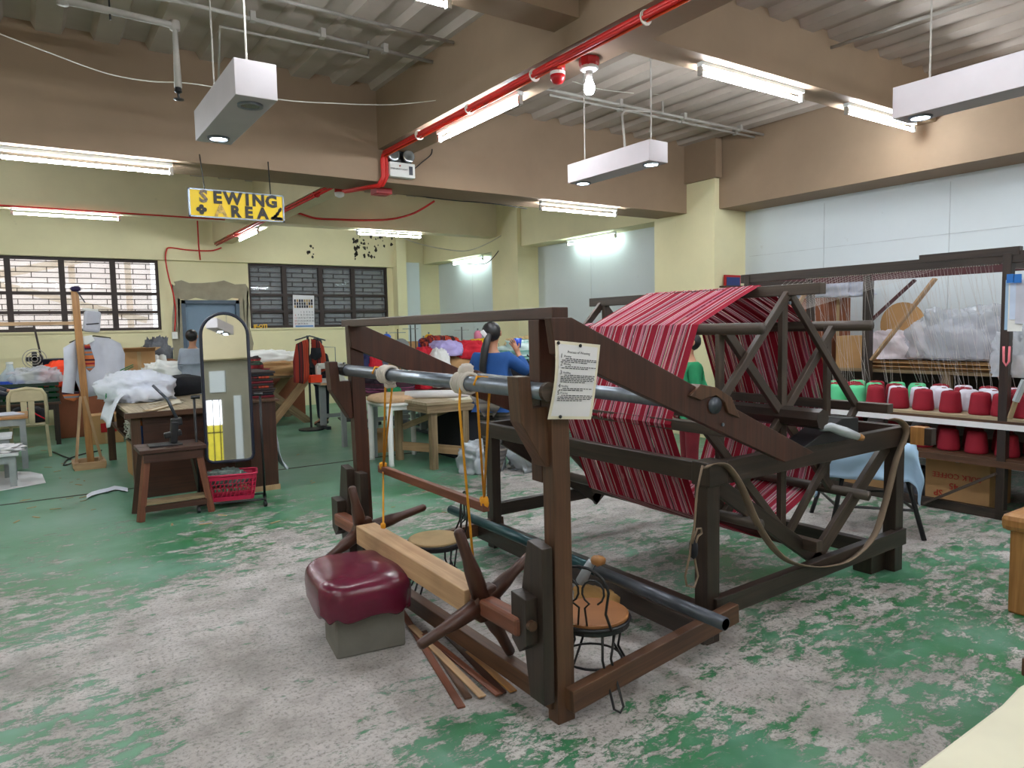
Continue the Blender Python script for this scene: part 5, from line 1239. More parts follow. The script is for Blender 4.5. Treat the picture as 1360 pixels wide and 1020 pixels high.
# tables
def table(label, x0, x1, y0, y1, z, top, leg, lw=.06, th=.03, planks=1, apron=True):
    t = thing('table', label, 'table', ((x0+x1)/2, (y0+y1)/2, 0))
    for k in range(planks): 
        w_ = (y1-y0)/planks; part('table_top' if planks == 1 else 'top_plank', B().box((x0, y0+w_*k+.002, z-th), (x1, y0+w_*(k+1)-.002, z)), top, t, bev=.003)
    for x in (x0+lw, x1-lw):
        for y in (y0+lw, y1-lw): part('leg', B().bar((x, y, 0), (x, y, z-th), lw, lw), leg, t)
    if apron:
        for y in (y0+lw*.7, y1-lw*.7): part('apron', B().bar((x0+lw, y, z-th-.04), (x1-lw, y, z-th-.04), .02, .08), leg, t)
    return t
lam = plain('white_laminate', (214, 216, 218), .4, var=.03)
table('white topped sewing table with orange edge cut off by the left edge, nearest one', -1.15, -.15, 9.0, 9.55, .36, lam, MT['greymetal'])
table('white topped sewing table at the left edge, second from the front', -1.2, -.21, 9.62, 10.1, .47, lam, MT['greymetal'])
table('sewing table at the left edge in front of the beige chair', -1.1, -.05, 10.2, 10.9, .63, MT['wd_oak'], MT['greymetal'])
cloth('paper_scraps', (-.35, 9.25, .362), (.4, .4, .06), MT['paper'], 'crumpled white scraps on the nearest left table', 'paper', 81, amp=.4)
obj('cloth_sheet', B().rbox((-.38, 10.55, .638), (.5, .4, .01), rz=.3), MT['greycloth'], label='grey cloth flat on the table in front of the beige chair', cat='cloth')
t = table('long work table crowded with goods under the left window', -2.2, 2.2, 13.3, 14.3, .85, MT['wd_mid'], MT['wd_dark'])
table('low bench with green crates at the far left', -1.8, .35, 12.2, 12.8, .62, MT['wd_mid'], MT['wd_dark'])
obj('brown_board', B().box((.30, 12.9, 0), (1.55, 12.95, .80)), MT['carton_dk'], label='large brown board leaning behind the wooden stand', cat='board', bev=.003)
def put(px, py, Y): return wy(px, py, Y)
t = thing('water_bottle', 'large clear water bottle with a blue label at far left', 'bottle', wy(13, 487, 12.5)); c = wy(13, 490, 12.5); c.z = .625
part('bottle', B().lathe(c, [(.13, 0), (.15, .03), (.15, .30), (.13, .40), (.05, .50), (.04, .56)], 18), plain('clear_plastic', (196, 214, 226), .1, alpha=.5), t, smooth=True); part('label', B().lathe(c+V((0, 0, .18)), [(.153, 0), (.153, .14)], 18), plain('blue_label', (40, 80, 190), .5), t)
part('cap', B().lathe(c+V((0, 0, .56)), [(.045, 0), (.045, .03)], 12), MT['white'], t)
cloth('orange_cloth', (.44, 12.95, .80), (.62, .35, .40), MT['orange'], 'bright orange cloth draped over a box under the left window', 'cloth', 84, amp=.12)
cloth('plastic_bag', (.05, 12.5, .9), (.6, .4, .22), MT['plastic_film'], 'clear plastic bag with pink contents at far left', 'bag', 85, amp=.3)
t = thing('crate', 'dark green crate full of bottles at far left beside the chair', 'crate', (.1, 12.5, .625))
m = B()
for z in (.64, .72, .80, .88): 
    for y in (12.3, 12.7): m.bar((-.45, y, z), (.33, y, z), .02, .05)
    for x in (-.45, .33): m.bar((x, 12.3, z), (x, 12.7, z), .02, .05)
part('crate_slats', m, plain('dark_green_plastic', (14, 46, 32), .4), t)
for k in range(5): part('bottle', B().lathe((-.3+.14*k, 12.42, .64), [(.05, 0), (.05, .18), (.02, .24), (.02, .28)], 10), plain('green_glass', (20, 110, 60), .15), t, smooth=True)
t = thing('desk_fan', 'small black desk fan with round guard under the left window', 'fan', wy(48, 480, 13.6)); c = wy(46, 477, 13.6)
for r in (.16, .12, .08, .04): part('guard_ring', B().tube([c+V((r*math.cos(a), -.05, r*math.sin(a))) for a in [i*math.pi/9 for i in range(19)]], .006, 5, cap=False), MT['conduit'], t)
for k in range(4): part('blade', B().rbox(c+V((.06*math.cos(k*1.57), 0, .06*math.sin(k*1.57))), (.12, .01, .07), ry=-k*1.57), MT['black'], t)
part('fan_stand', B().tube([c, V((c.x, c.y, .85))], .02, 8), MT['black'], t)
t = thing('cooking_pot', 'dark round pot under the left window beside the orange cloth', 'pot', wy(70, 490, 13.6)); c = wy(72, 490, 13.7); c.z = .852
part('pot', B().lathe(c, [(.2, 0), (.22, .02), (.22, .34), (.24, .36)], 20), MT['navy'], t, smooth=True); part('pot_handle', B().tube([c+V((-.05, -.22, .3)), c+V((0, -.27, .33)), c+V((.05, -.22, .3))], .01), MT['steel'], t)
t = thing('sewing_lamp_arm', 'dark angled metal arm standing against the wall under the left window', 'stand', wy(50, 470, 14.2))
part('upright', B().bar(wy(54, 472, 14.2), wy(45, 432, 14.2), .03, .03), MT['winframe'], t); part('arm', B().bar(wy(20, 437, 14.2), wy(47, 436, 14.2), .04, .05), MT['winframe'], t); part('foot', B().bar(wy(54, 472, 14.2), V((wy(54, 472, 14.2).x, 14.2, .85)), .05, .05), MT['winframe'], t)
c = wy(180, 474, 13.5); carton((c.x, 13.5, .852), (.50, .4, .44), .15, 'brown carton on the far table under the left window', 'carton', True)
cloth('plastic_bag', (1.88, 13.95, .852), (.45, .3, .62), plain('grey_bag', (84, 86, 92), .5), 'grey plastic bag behind the white spools on the far table', 'bag', 90, amp=.3)
for k, px in enumerate((207, 216)):
    c = wy(px, 482, 13.6); c.z = .852
    o = thing('thread_cone', ('left', 'right')[k]+' of two stacked white thread cones on the far table', 'thread cone', c, 'thread cones on the far table')
    for j in range(2): part('spool', B().lathe(c+V((0, 0, .19*j)), [(.07, 0), (.075, .01), (.06, .16), (.03, .17), (.03, .18)], 14), MT['white'], o, smooth=True)
t = thing('basket', 'round brown woven basket on the far table beside the door', 'basket', wy(228, 475, 13.3)); c = wy(227, 478, 13.4); c.z = .852
part('bowl', B().lathe(c, [(.10, 0), (.16, .03), (.22, .16), (.20, .16), (.14, .04)], 20), plain('brown_wicker', (120, 76, 48), .8, bump=.5), t, smooth=True); part('lid', B().lathe(c+V((0, .16, .12)), [(0, 0), (.2, .01), (.2, .03)], 20, ax=Matrix.Rotation(.9, 3, 'X')), plain('brown_lid', (128, 84, 54), .8), t, smooth=True)
cloth('red_cloth', wy(215, 492, 12.9)-V((0, 0, .22)), (.7, .4, .22), MT['marooncloth'], 'dark red cloth pile on the boxes behind the black roll', 'cloth', 92, amp=.25)
cloth('white_cloth', wy(226, 497, 12.4)-V((0, 0, .14)), (.75, .5, .34), MT['white'], 'white cloth pile behind the black roll, left of the grey door', 'cloth', 93, amp=.3)
carton((1.75, 12.5, 0), (.9, .6, .72), 0, 'wide brown carton behind the cutting table', 'carton_dk')
cloth('white_bundle', (1.02, 13.75, .852), (.5, .4, .42), MT['greycloth'], 'pale cloth bundle on the far table behind the white jacket', 'cloth', 95, amp=.3)
# switch, exit strip, calendar
t = thing('light_switch', 'small white switch box at the end of the red cable beside the door', 'switch', wy(232, 445, YB-.02)); a = wy(228, 441, YB-.02); b = wy(236, 450, YB-.02)
part('box', B().box((a.x, YB-.05, b.z), (b.x, YB-.005, a.z)), MT['white'], t, bev=.004); part('rocker', B().box((a.x+.04, YB-.056, b.z+.04), (b.x-.04, YB-.05, a.z-.04)), MT['paper'], t)
t = thing('calendar', 'white wall calendar with a group photo hung on the dark window', 'calendar', wy(403, 435, YB)); a = wy(388, 392, YB-.02); b = wy(418, 435, YB-.02); cw = b.x-a.x; ch = a.z-b.z
part('sheet', B().rbox(((a.x+b.x)/2, YB-.03, (a.z+b.z)/2), (cw, .008, ch), ry=.03), MT['paper'], t)
ph = B(); random.seed(6)
for k in range(24):
    u, v = (k % 8)/8+.06, .14+.09*(k//8); ph.rbox((a.x+cw*(.05+u*.9), YB-.04, a.z-ch*v-.02), (cw*.08, .004, ch*.08), mi=random.randint(0, 2))
part('group_photo', ph, [MT['khaki'], MT['navy'], MT['ink']], t, kind='stuff')
for r in range(5):
    for q in range(7):
        n_ = r*7+q-1
        if 1 <= n_+0 <= 31: part('date', text_mesh(str(n_), ch*.075, (a.x+cw*(.1+.133*q), YB-.042, a.z-ch*(.52+.09*r)), (1, 0, 0), (0, 0, 1), .0005), MT['ink'] if q else MT['redpaint'], t)
part('footer', B().box((a.x+cw*.08, YB-.04, b.z+ch*.03), (a.x+cw*.92, YB-.038, b.z+ch*.07)), plain('blue_print', (80, 130, 190), .6), t)
t = thing('small_sign', 'small yellow lettering at the lower left corner of the dark window', 'sign', wy(346, 434, YB+.02)); part('lettering', text_mesh('IF-OTI', .10, wy(346, 433.5, YB+.02), (1, 0, 0), (0, 0, 1), .002, bold=.004), MT['yellow'], t)
# ================================================================ PEOPLE
def skin(name, J, E_, mat, par, sub=2):
    me = bpy.data.meshes.new(name); keys = list(J); idx = {k: i for i, k in enumerate(keys)}
    o3 = V(ORG[par.name]); 
    me.from_pydata([V(J[k][0]) for k in keys], [(idx[a], idx[b]) for a, b in E_], [])
    o = bpy.data.objects.new(name, me); COL.objects.link(o); o.parent = par
    m = o.modifiers.new('s', 'SKIN'); m.use_smooth_shade = True; m.use_x_symmetry = False
    for k in keys:
        r = J[k][1]; r = r if isinstance(r, tuple) else (r, r); me.skin_vertices[0].data[idx[k]].radius = r
    me.skin_vertices[0].data[0].use_root = True
    me.materials.append(mat)
    s = o.modifiers.new('u', 'SUBSURF'); s.levels = sub; s.render_levels = sub; ORG[o.name] = ORG[par.name]
    return o
def person(label, loc, rz, H, arms, legs, cols, hair_long=False, lean=0, extra=None, sit=False):
    k = H/1.6; t = thing('person', label, 'person', loc); t.rotation_euler = (0, 0, rz)
    A = lambda x, y, z: V((x*k, (y+lean*max(0, z-.9))*k, z*k))
    J = {'pelvis': (A(0, 0, .92), .12*k), 'waist': (A(0, 0, 1.02), .11*k), 'chest': (A(0, 0, 1.2), (.14*k, .11*k)), 'neckb': (A(0, .0, 1.33), .06*k), 'neck': (A(0, .01, 1.38), .045*k), 'jaw': (A(0, .025, 1.44), .06*k), 'head': (A(0, .01, 1.50), .082*k), 'crown': (A(0, 0, 1.555), .06*k)}
    E_ = [('pelvis', 'waist'), ('waist', 'chest'), ('chest', 'neckb'), ('neckb', 'neck'), ('neck', 'jaw'), ('jaw', 'head'), ('head', 'crown')]
    TJ = {'waist': (A(0, 0, .93), (.18*k, .135*k)), 'mid': (A(0, 0, 1.06), (.175*k, .13*k)), 'chest': (A(0, 0, 1.2), (.19*k, .135*k)), 'col': (A(0, 0, 1.31), .075*k), 'hem': (A(0, 0, .86), (.18*k, .135*k))}
    TE = [('waist', 'mid'), ('mid', 'chest'), ('chest', 'col'), ('waist', 'hem')]
    for s, nm in ((-1, 'l'), (1, 'r')):
        el, wr, hd = arms[nm]; sh = A(s*.155, 0, 1.27)
        el, wr, hd = A(*el), A(*wr), A(*hd)
        J['sh'+nm] = (sh, .045*k); J['el'+nm] = (el, .035*k); J['wr'+nm] = (wr, .024*k); palm = wr.lerp(hd, .45); J['pa'+nm] = (palm, (.034*k, .018*k))
        E_ += [('chest', 'sh'+nm), ('sh'+nm, 'el'+nm), ('el'+nm, 'wr'+nm), ('wr'+nm, 'pa'+nm)]
        d = (hd-wr).normalized(); sd = d.cross(V((0, 1, 0.2))).normalized(); cr = d.cross(sd)
        for q in range(4):
            L = (.075, .085, .08, .062)[q]*k; b0 = palm+sd*(q-1.5)*.018*k+d*.025*k
            J['f%s%da' % (nm, q)] = (b0+d*L*.5, .0085); J['f%s%db' % (nm, q)] = (b0+d*L*.85+cr*.02*k, .007)
            E_ += [('pa'+nm, 'f%s%da' % (nm, q)), ('f%s%da' % (nm, q), 'f%s%db' % (nm, q))]
        J['th%sa' % nm] = (palm-sd*.04*k, .009); J['th%sb' % nm] = (palm-sd*.055*k+d*.03*k, .008); E_ += [('pa'+nm, 'th%sa' % nm), ('th%sa' % nm, 'th%sb' % nm)]
        TJ['sh'+nm] = (sh, .075*k); TJ['el'+nm] = (el, .06*k); TJ['cuff'+nm] = (el.lerp(wr, .88), .036*k); TE += [('chest', 'sh'+nm), ('sh'+nm, 'el'+nm), ('el'+nm, 'cuff'+nm)]
    PJ = {'hip': (A(0, 0, .90), (.15*k, .12*k))}; PE = []
    for s, nm in ((-1, 'l'), (1, 'r')):
        kn, an, toe = [A(*q) for q in legs[nm]]; hp = A(s*.085, 0, .84)
        J['hp'+nm] = (hp, .07*k); J['kn'+nm] = (kn, .048*k); J['an'+nm] = (an, .034*k); J['toe'+nm] = (toe, (.036*k, .02*k)); E_ += [('pelvis', 'hp'+nm), ('hp'+nm, 'kn'+nm), ('kn'+nm, 'an'+nm), ('an'+nm, 'toe'+nm)]
        PJ['hp'+nm] = (hp, .095*k); PJ['kn'+nm] = (kn, .068*k); PJ['an'+nm] = (kn.lerp(an, .92), .05*k); PE += [('hip', 'hp'+nm), ('hp'+nm, 'kn'+nm), ('kn'+nm, 'an'+nm)]
        SJ = {'heel': (an+(an-toe).normalized()*.03*k-V((0, 0, .03*k)), .034*k), 'ankle': (an+V((0, 0, -.005*k)), .042*k), 'ball': (an.lerp(toe, .7)-V((0, 0, .018*k)), (.042*k, .03*k)), 'tip': (toe-V((0, 0, .01*k)), (.036*k, .022*k))}
        skin('shoe', SJ, [('ankle', 'heel'), ('ankle', 'ball'), ('ball', 'tip')], cols['shoe'], t, 1)
    skin('body', J, E_, MT['skin'], t); skin('top', TJ, TE, cols['top'], t); skin('trousers', PJ, PE, cols['leg'], t)
    hr = B(); hc = A(0, -.012, 1.515); vs = []
    hr.blob(hc-V((0, 0, .095*k)), (.19*k, .205*k, .20*k), .03, 3, 1, 20, flat=False, boxy=1)
    ho = MB(); ho.v = hr.v; ho.f = hr.f; ho.uv = hr.uv; ho.mi = hr.mi
    def prt(n_, mb, mat, **kw):
        o = obj(n_, mb, mat, t, **kw)
        for v in o.data.vertices: v.co = v.co+V(ORG[t.name])
        return o
    # keep hair off the face
    for i, v in enumerate(ho.v):
        if v[1] > hc.y+.03*k and v[2] < hc.z+.035*k: ho.v[i] = (v[0]*.86, hc.y+.02*k, v[2])
    prt('hair', ho, cols.get('hair', MT['hair']), smooth=True)
    fe = B()
    for s in (-1, 1): fe.lathe(A(s*.03, .092, 1.51), [(.001, 0), (.009, .001), (.001, .005)], 8, ax=Matrix.Rotation(-math.pi/2, 3, 'X'))
    prt('eyes', fe, MT['ink']); prt('nose', B().tube([A(0, .085, 1.515), A(0, .108, 1.48), A(0, .09, 1.472)], [.007, .012, .008], 6), MT['skin'], smooth=True)
    prt('mouth', B().tube([A(-.022, .085, 1.445), A(0, .092, 1.443), A(.022, .085, 1.445)], .005, 5), MT['redpaint'], smooth=True)
    for s in (-1, 1): prt('ear', B().blob(A(s*.086, .0, 1.475), (.02, .04, .06), .05, 2, 1, 10, flat=False, boxy=1), MT['skin'], smooth=True)
    if hair_long: prt('ponytail', B().tube([A(0, -.09, 1.50), A(-.03, -.13, 1.36), A(-.05, -.145, 1.2), A(-.05, -.14, 1.03), A(-.045, -.13, .96)], [.03, .038, .036, .030, .01], 10), MT['hair'], smooth=True); prt('hair_clip', B().rbox(A(-.03, -.115, 1.49), (.10, .02, .04), rz=.1, ry=.9), MT['paper'], bev=.004)
    return t
# walking woman in blue: local +y is her facing direction
wd = person('woman in a blue sweater walking with her back turned and a hand at her face', (3.62, 5.68, 0), math.radians(-50), 1.60,
    {'l': ((-.23, .0, 1.04), (-.2, .15, .93), (-.16, .24, .93)), 'r': ((.33, .04, 1.13), (.21, .17, 1.30), (.15, .17, 1.42))},
    {'l': ((-.08, .10, .47), (-.08, .13, .07), (-.08, .29, .03)), 'r': ((.09, -.02, .47), (.09, -.36, .17), (.09, -.30, .035))},
    {'top': MT['bluecloth'], 'leg': MT['patterned'], 'shoe': plain('dark_trainer', (52, 54, 66), .6)}, hair_long=True)
q = V((-.10, .27, 1.42))*(1.57/1.6)
o = obj('blue_cup', B().lathe((0, 0, 0), [(.03, 0), (.04, .09), (.036, .09), (.028, .01)], 14), plain('blue_plastic', (20, 70, 190), .4), smooth=True, label='small blue cup held up by the woman in the blue sweater', cat='cup')
o.location = wd.matrix_basis@Vector((-.13, .31, 1.37)) if False else Matrix.Translation((3.62, 5.68, 0))@Matrix.Rotation(math.radians(-50), 4, 'Z')@V((.19, .22, 1.36))
relax = {'l': ((-.2, .02, 1.0), (-.17, .2, .92), (-.12, .3, .92)), 'r': ((.2, .02, 1.0), (.17, .2, .92), (.12, .3, .92))}
stand = {'l': ((-.09, .01, .47), (-.09, 0, .07), (-.09, .14, .03)), 'r': ((.09, .01, .47), (.09, 0, .07), (.09, .14, .03))}
person('person in a pale grey hooded top standing by the grey door', (2.12, 12.0, 0), math.radians(-35), 1.62, relax, stand, {'top': MT['hoodie'], 'leg': MT['hoodie'], 'shoe': MT['black']})
person('person in a green vest over red sleeves standing behind the warp reel', (4.97, 4.46, 0), math.radians(60), 1.47, {'l': ((-.2, .02, 1.02), (-.12, .18, 1.1), (-.05, .26, 1.15)), 'r': ((.2, .02, 1.0), (.17, .2, .92), (.12, .3, .92))}, stand, {'top': MT['green'], 'leg': MT['marooncloth'], 'shoe': MT['black']})
person('person in a black top working at the machines behind the left loom post', (4.02, 11.6, 0), math.radians(110), 1.45, relax, stand, {'top': MT['blackcloth'], 'leg': MT['navy'], 'shoe': MT['black']}, lean=.15)
person('person in dark clothes at the left edge reaching over a sewing table', (-.62, 11.4, 0), math.radians(-95), 1.45, {'l': ((-.18, .2, 1.0), (-.15, .42, .95), (-.12, .52, .93)), 'r': ((.2, .22, .98), (.17, .46, .9), (.14, .56, .9))}, stand, {'top': MT['navy'], 'leg': MT['blackcloth'], 'shoe': MT['black']})
# ================================================================ SEWING AREA
t = thing('trestle_table', 'rough table on crossed timber legs piled with cloth and brown paper', 'table', (3.3, 12.6, 0))
part('table_top', B().box((2.55, 12.0, .80), (4.15, 13.3, .835)), MT['wd_old'], t)
for y in (12.1, 13.2):
    part('cross_leg', B().bar((3.0, y, .80), (3.95, y+.02, .0), .05, .13, (0, 0, 1)), MT['wd_old'], t); part('cross_leg', B().bar((3.95, y-.05, .80), (3.25, y-.05, .0), .05, .13, (0, 0, 1)), MT['wd_light'], t)
obj('hardboard_panel', B().box((2.9, 13.4, 0), (4.3, 13.44, .8)), MT['carton_dk'], label='brown board under the crossed leg table', cat='board')
cloth('brown_paper', (3.4, 12.4, .837), (1.5, .8, .22), MT['carton'], 'crumpled brown paper sheets on the crossed leg table', 'paper', 101, amp=.25)
cloth('white_cloth', (3.3, 12.75, .837), (1.5, .7, .42), MT['white'], 'white cloth folded over the far side of the crossed leg table', 'cloth', 102, amp=.2)
cloth('striped_cloth', (2.75, 12.3, .837), (.5, .6, .42), MT['stripe_or'], 'dark cloth with an orange border on the left end of the crossed leg table', 'cloth', 103, amp=.2)
t = thing('clothes_rack', 'small metal clothes rack with rust striped jackets', 'rack', (3.66, 11.1, 0))
part('pole', B().tube([(3.66, 11.15, 0), (3.66, 11.15, 1.50)], .018, 8), MT['black'], t); part('base', B().lathe((3.66, 11.15, 0), [(.2, 0), (.2, .02), (.03, .04)], 16), MT['black'], t)
part('hook_arm', B().tube([wy(392, 452, 11.1), wy(411, 446, 11.1), wy(432, 452, 11.1)], .012, 6), MT['steel'], t)
garment('striped_jacket', [(393, 457), (403, 452), (411, 450), (411, 500), (408, 506), (404, 510), (398, 509), (390, 508), (389, 480)], 11.05, MT['stripe_or'], 'rust and black striped jacket hanging left of the rack pole')
garment('striped_jacket', [(413, 450), (424, 453), (430, 460), (434, 480), (432, 492), (424, 496), (414, 480)], 11.2, MT['stripe_or'], 'rust and black striped jacket hanging right of the rack pole')
garment('cap', [(413, 462), (426, 462), (427, 474), (419, 479), (412, 475)], 11.0, MT['blackcloth'], 'small black cap hung on the clothes rack')
obj('orange_box', B().box((3.62, 10.95, .76), (3.80, 11.1, .88)), MT['orange'], label='small orange pot on the machine table beside the striped jackets', cat='pot', bev=.01)
def machine(label, x, y, z, rz, par_label=None):
    t = thing('sewing_machine', label, 'sewing machine', (x, y, z)); R = Matrix.Rotation(rz, 3, 'Z'); c = V((x, y, z)); q = lambda a, b, d: c+R@V((a, b, d))
    part('bed', B().rbox(q(0, 0, .03), (.46, .18, .06), rz), MT['sew'], t, bev=.006); part('column', B().rbox(q(.17, 0, .16), (.11, .11, .24), rz), MT['sew'], t, bev=.02)
    part('arm', B().rbox(q(.0, 0, .26), (.42, .09, .09), rz), MT['sew'], t, bev=.02); part('needle_head', B().rbox(q(-.19, 0, .20), (.07, .09, .16), rz), MT['sew'], t, bev=.015)
    part('needle_bar', B().tube([q(-.19, 0, .12), q(-.19, 0, .06)], .006, 6), MT['steel'], t); part('hand_wheel', B().lathe(q(.24, 0, .24), [(.0, 0), (.065, 0), (.065, .02), (0, .02)], 16, ax=R@Matrix.Rotation(math.pi/2, 3, 'Y')), MT['black'], t)
    part('spool_stand', B().tube([q(.14, .1, .0), q(.14, .1, .55), q(-.05, .1, .56)], .006, 6), MT['steel'], t); return t
def mtable(label, x0, x1, y0, y1):
    t = thing('machine_table', label, 'table', ((x0+x1)/2, (y0+y1)/2, 0))
    part('table_top', B().box((x0, y0, .72), (x1, y1, .75)), lam, t, bev=.004); part('edge', B().box((x0-.004, y0-.006, .715), (x1+.004, y0, .752)), MT['wd_light'], t)
    for x in (x0+.12, x1-.12):
        part('leg', B().bar((x, (y0+y1)/2, .05), (x, (y0+y1)/2, .72), .10, .05, (0, 1, 0)), MT['greymetal'], t); part('foot', B().bar((x, y0+.02, .03), (x, y1-.02, .03), .06, .05), MT['pipe_dk'], t)
    part('stretcher', B().bar((x0+.12, (y0+y1)/2, .2), (x1-.12, (y0+y1)/2, .2), .03, .06), MT['greymetal'], t)
    part('motor', B().lathe(((x0+x1)/2-.1, y0+.25, .56), [(.0, -.12), (.07, -.12), (.08, -.05), (.08, .08), (.0, .1)], 14, ax=Matrix.Rotation(math.pi/2, 3, 'Y')), MT['sew'], t, smooth=True)
    part('treadle', B().rbox(((x0+x1)/2, (y0+y1)/2-.05, .12), (.34, .22, .02), rx=.2), MT['pipe_dk'], t); return t
mtable('white machine table behind the left loom post', 3.75, 4.85, 10.9, 11.45); machine('pale sewing machine on the white table behind the left loom post', 3.98, 11.1, .75, 0)
obj('red_cloth', B().box((4.18, 10.95, .22), (4.28, 11.1, .70)), plain('faded_red', (170, 60, 66), .8), label='narrow faded red cloth hanging under the machine table', cat='cloth', bev=.01)
rowspec = ((4.75, 9.9), (5.3, 9.35), (6.6, 8.2), (5.6, 10.6), (6.4, 9.5))
for k, (x, y) in enumerate(rowspec):
    w_ = ('behind the striped maroon cloth', 'behind the lilac cloth', 'right behind the woman in blue', 'far back below the dark window', 'far back near the far column')[k]
    mtable('machine table '+w_, x-.55, x+.55, y, y+.55); machine('pale sewing machine '+w_, x-.1, y+.3, .75, (0, .1, -.1, 0, 0)[k])
# heaps on tables
def heap(name, px, py, Y, size, mat, label, seed, amp=.22, rz=0):
    c = wy(px, py, Y); return cloth(name, c, size, mat, label, 'cloth', seed, rz, amp)
table('long low table carrying bright cloth heaps behind the left roller pipe', 3.4, 5.9, 8.12, 9.25, .78, MT['wd_mid'], MT['greymetal'])
def heap2(name, px, Y, z, size, mat, label, seed, amp=.22): c = wy(px, 480, Y); return cloth(name, (c.x, Y, z), size, mat, label, 'cloth', seed, 0, amp)
heap2('red_cloth', 570, 8.45, .782, (.5, .4, .52), MT['red'], 'bright red cloth heap left of the lilac cloth', 110)
heap2('maroon_check_cloth', 515, 8.4, .782, (.62, .5, .26), striped('maroon_check', [(70, 20, 40), (30, 16, 30), (120, 60, 90), (50, 20, 34)], 2, 70), 'dark maroon checked cloth heap behind the left arm of the loom', 111)
heap2('brown_carton_cloth', 610, 8.4, .782, (.55, .4, .46), MT['carton'], 'brown paper covered bundle under the white cloth', 112, .06)
heap2('white_cloth', 584, 8.25, .80, (.26, .3, .52), MT['white'], 'white cloth hanging below the lilac cloth', 113, .12)
heap2('lilac_cloth', 592, 8.35, 1.2, (.42, .4, .20), MT['lilac'], 'lilac cloth on top of the heap behind the loom', 114)
heap2('red_cloth', 622, 8.4, 1.15, (.55, .4, .24), MT['red'], 'bright red cloth right of the lilac cloth, left of the woman', 115)
heap2('woven_cloth', 585, 8.6, 1.28, (.55, .3, .18), MT['stripe_or'], 'red and yellow woven cloth behind the lilac cloth', 116)
heap2('yellow_cloth', 640, 8.55, 1.28, (.4, .3, .12), MT['yellow'], 'yellow cloth strip beside the head of the woman in blue', 117)
heap2('navy_cloth', 487, 9.0, .782, (.35, .3, .42), plain('dark_blue_cloth', (36, 40, 84), .8), 'dark blue cloth behind the left end of the loom arm', 118)
heap2('red_cloth', 497, 8.9, .80, (.22, .3, .42), MT['red'], 'small red cloth hanging beside the dark blue cloth', 119, .1)
heap2('grey_cloth', 507, 8.9, .80, (.22, .3, .34), plain('slate_cloth', (92, 98, 112), .85), 'slate grey cloth beside the small red cloth', 120, .1)
table('work table at right of the woman in blue piled with cloth', 5.0, 6.3, 7.3, 8.0, .78, MT['wd_mid'], MT['wd_dark'])
heap2('black_cloth', 700, 7.6, .782, (.85, .6, .40), MT['blackcloth'], 'black cloth heap right of the woman in blue', 121, .3)
heap2('mint_cloth', 702, 7.65, 1.12, (.75, .5, .26), striped('mint_white_cloth', [(120, 176, 166), (196, 216, 212), (70, 130, 120), (150, 190, 184)], 2, 55), 'mint and white striped cloth heap on top of the black cloth', 122, .3)
heap2('cream_cloth', 700, 9.6, 1.2, (.7, .4, .2), plain('peach_scraps', (220, 190, 140), .8, var=.3, sc=12), 'peach and yellow scraps far back right of the woman', 123, .3)
def spool(px, py, Y, r, h, mat, label):
    c = wy(px, py, Y); t = thing('thread_cone', label, 'thread cone', c); part('thread', B().lathe(c, [(r, 0), (r*.95, h*.8), (r*.6, h*.97), (r*.3, h)], 14), mat, t, smooth=True); part('spindle', B().lathe(V((c.x, c.y, .76)), [(.012, 0), (.012, c.z-.76+h+.03)], 8), MT['steel'], t); return t
spool(570, 463, 8.9, .07, .20, MT['yellow'], 'yellow thread cone above the lilac cloth'); spool(563, 466, 9.0, .08, .18, plain('blue_thread', (30, 70, 170), .7), 'blue thread cone left of the yellow cone')
spool(635, 457, 9.0, .06, .20, plain('pink_thread', (220, 130, 160), .7), 'pink thread cone left of the head of the woman'); spool(514, 458, 9.1, .06, .15, plain('royal_thread', (30, 90, 200), .7), 'royal blue thread cone hanging behind the left loom arm')
spool(655, 460, 9.1, .05, .16, plain('pale_pink_thread', (230, 170, 190), .7), 'pale pink thread cone far behind the woman')
for k, (px, ph_, Y) in enumerate(((545, 432, 9.15), (551, 425, 9.18), (528, 437, 9.1), (613, 434, 9.15), (650, 434, 9.18))):
    c = wy(px, 470, Y); t = thing('thread_stand', 'thin upright thread stand behind the loom, %s from the left' % ORD[k], 'stand', V((c.x, Y, .75)), 'thread stands of the sewing area'); top = wy(px, ph_, Y)
    part('rod', B().tube([V((top.x, Y, .78)), top], .008, 6), MT['black'] if k != 1 else MT['wd_dark'], t); part('arm', B().tube([top+V((-.12, 0, -.05)), top+V((.12, 0, -.05))], .006, 6), MT['greymetal'], t)
t = thing('desk_fan', 'grey round disc on a stand behind the left arm of the loom', 'fan', wy(543, 470, 9.1)); c = wy(533, 462, 9.0)
part('disc', B().lathe(c, [(.0, -.02), (.12, -.02), (.13, .0), (.0, .03)], 18, ax=Matrix.Rotation(math.pi/2, 3, 'X')), MT['greymetal'], t, smooth=True); part('stem', B().tube([c, V((c.x, 9.0, .78))], .01, 6), MT['steel'], t)
carton((4.75, 10.1, .755), (.7, .3, .62), 0, 'brown cardboard piece behind the woven cloth heap', 'carton')
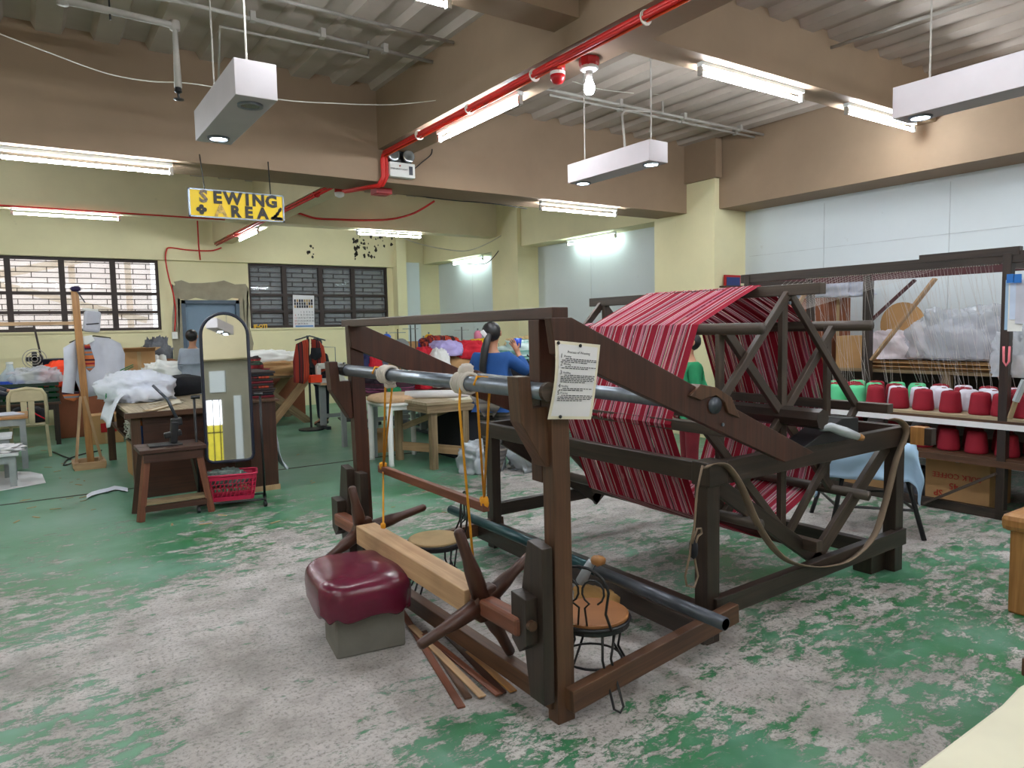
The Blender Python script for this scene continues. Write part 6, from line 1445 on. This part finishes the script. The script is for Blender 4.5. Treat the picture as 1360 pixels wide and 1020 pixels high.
# white plastic table with folded khaki cloth
t = thing('plastic_table', 'white plastic garden table with a folded tan cloth on top', 'table', (3.6, 7.75, 0))
part('table_top', B().box((3.30, 7.42, .69), (3.98, 8.08, .72)), MT['white'], t, bev=.01)
for x in (3.36, 3.92):
    for y in (7.47, 8.02): part('leg', B().tube([(x, y, 0), (x, y, .04), (x, y, .69)], [.034, .030, .036], 12), MT['white'], t, smooth=True)
for y in (7.47, 8.02): part('apron', B().box((3.33, y-.015, .64), (3.95, y+.015, .69)), MT['white'], t)
cloth('folded_cloth', (3.55, 7.75, .722), (.62, .6, .10), plain('tan_cloth', (206, 172, 136), .85), 'folded tan cloth on the white plastic table', 'cloth', 130, amp=.05)
obj('bright_scrap', B().blob((3.62, 7.9, .81), (.16, .1, .06), .3, 3, 2, 14), MT['green'], smooth=True, label='small green scrap on the tan cloth', cat='cloth')
# wooden work table
t = thing('wooden_table', 'rough pale wooden work table behind the roller pipe', 'table', (4.15, 7.4, 0))
wt = .755
for k in range(5): part('top_plank', B().box((3.55, 6.92+.2*k, wt-.03), (4.45, 7.115+.2*k, wt)), MT['wd_table'], t)
part('apron', B().box((3.56, 6.93, wt-.12), (4.44, 6.96, wt-.03)), MT['wd_old'], t); part('apron', B().box((3.57, 6.93, wt-.12), (3.60, 7.9, wt-.03)), MT['wd_old'], t)
for x, y in ((3.62, 7.80), (4.05, 6.98), (3.66, 7.0), (4.4, 7.8)): part('leg', B().bar((x, y, 0), (x, y, wt-.03), .075, .075), MT['wd_old'], t)
part('stretcher', B().bar((3.64, 7.8, .17), (4.05, 6.95, .17), .03, .10), MT['wd_light'], t)
part('brace', B().bar((3.66, 7.75, .40), (4.0, 7.0, .70), .03, .07), MT['wd_old'], t)
t = thing('paper_roll', 'white paper roll lying at the left end of the rough wooden table', 'paper roll', (3.8, 7.3, wt)); part('roll', B().tube([(3.60, 7.55, wt+.05), (4.2, 7.1, wt+.05)], .045, 14), MT['paper'], t, smooth=True); part('open_sheet', B().box((3.9, 7.4, wt+.001), (4.4, 7.85, wt+.006)), MT['paper'], t)
obj('pattern_paper', B().rbox((4.15, 7.0, wt+.008), (.5, .16, .012)), MT['oldpaper'], label='pale folded paper strips along the near edge of the rough wooden table', cat='paper')
carton((3.7, 8.6, 0), (.5, .4, .26), 0, 'brown carton on the floor under the tables behind the loom')
obj('dark_chest', B().box((4.15, 7.1, .0), (5.3, 7.9, .62)), MT['blackcloth'], label='black covered chest under the rough wooden table', cat='chest', bev=.02)
cloth('grey_sack', (4.05, 6.62, 0), (.5, .4, .30), MT['silver'], 'silvery plastic sack slumped under the rough wooden table', 'sack', 140, .4, amp=.3)
cloth('grey_sack', (4.62, 6.35, 0), (.62, .45, .34), MT['silver'], 'silvery plastic sack on the floor right of the woman', 'sack', 141, .2, amp=.35)
# table of black goods along the side wall
table('table against the side wall far behind the reel', 6.9, 7.7, 8.2, 10.8, .78, MT['wd_mid'], MT['wd_dark'])
cloth('cloth_bundle', (7.3, 9.0, .782), (.6, .9, .35), MT['khaki'], 'tan cloth bundle on the side wall table', 'cloth', 150, amp=.2)
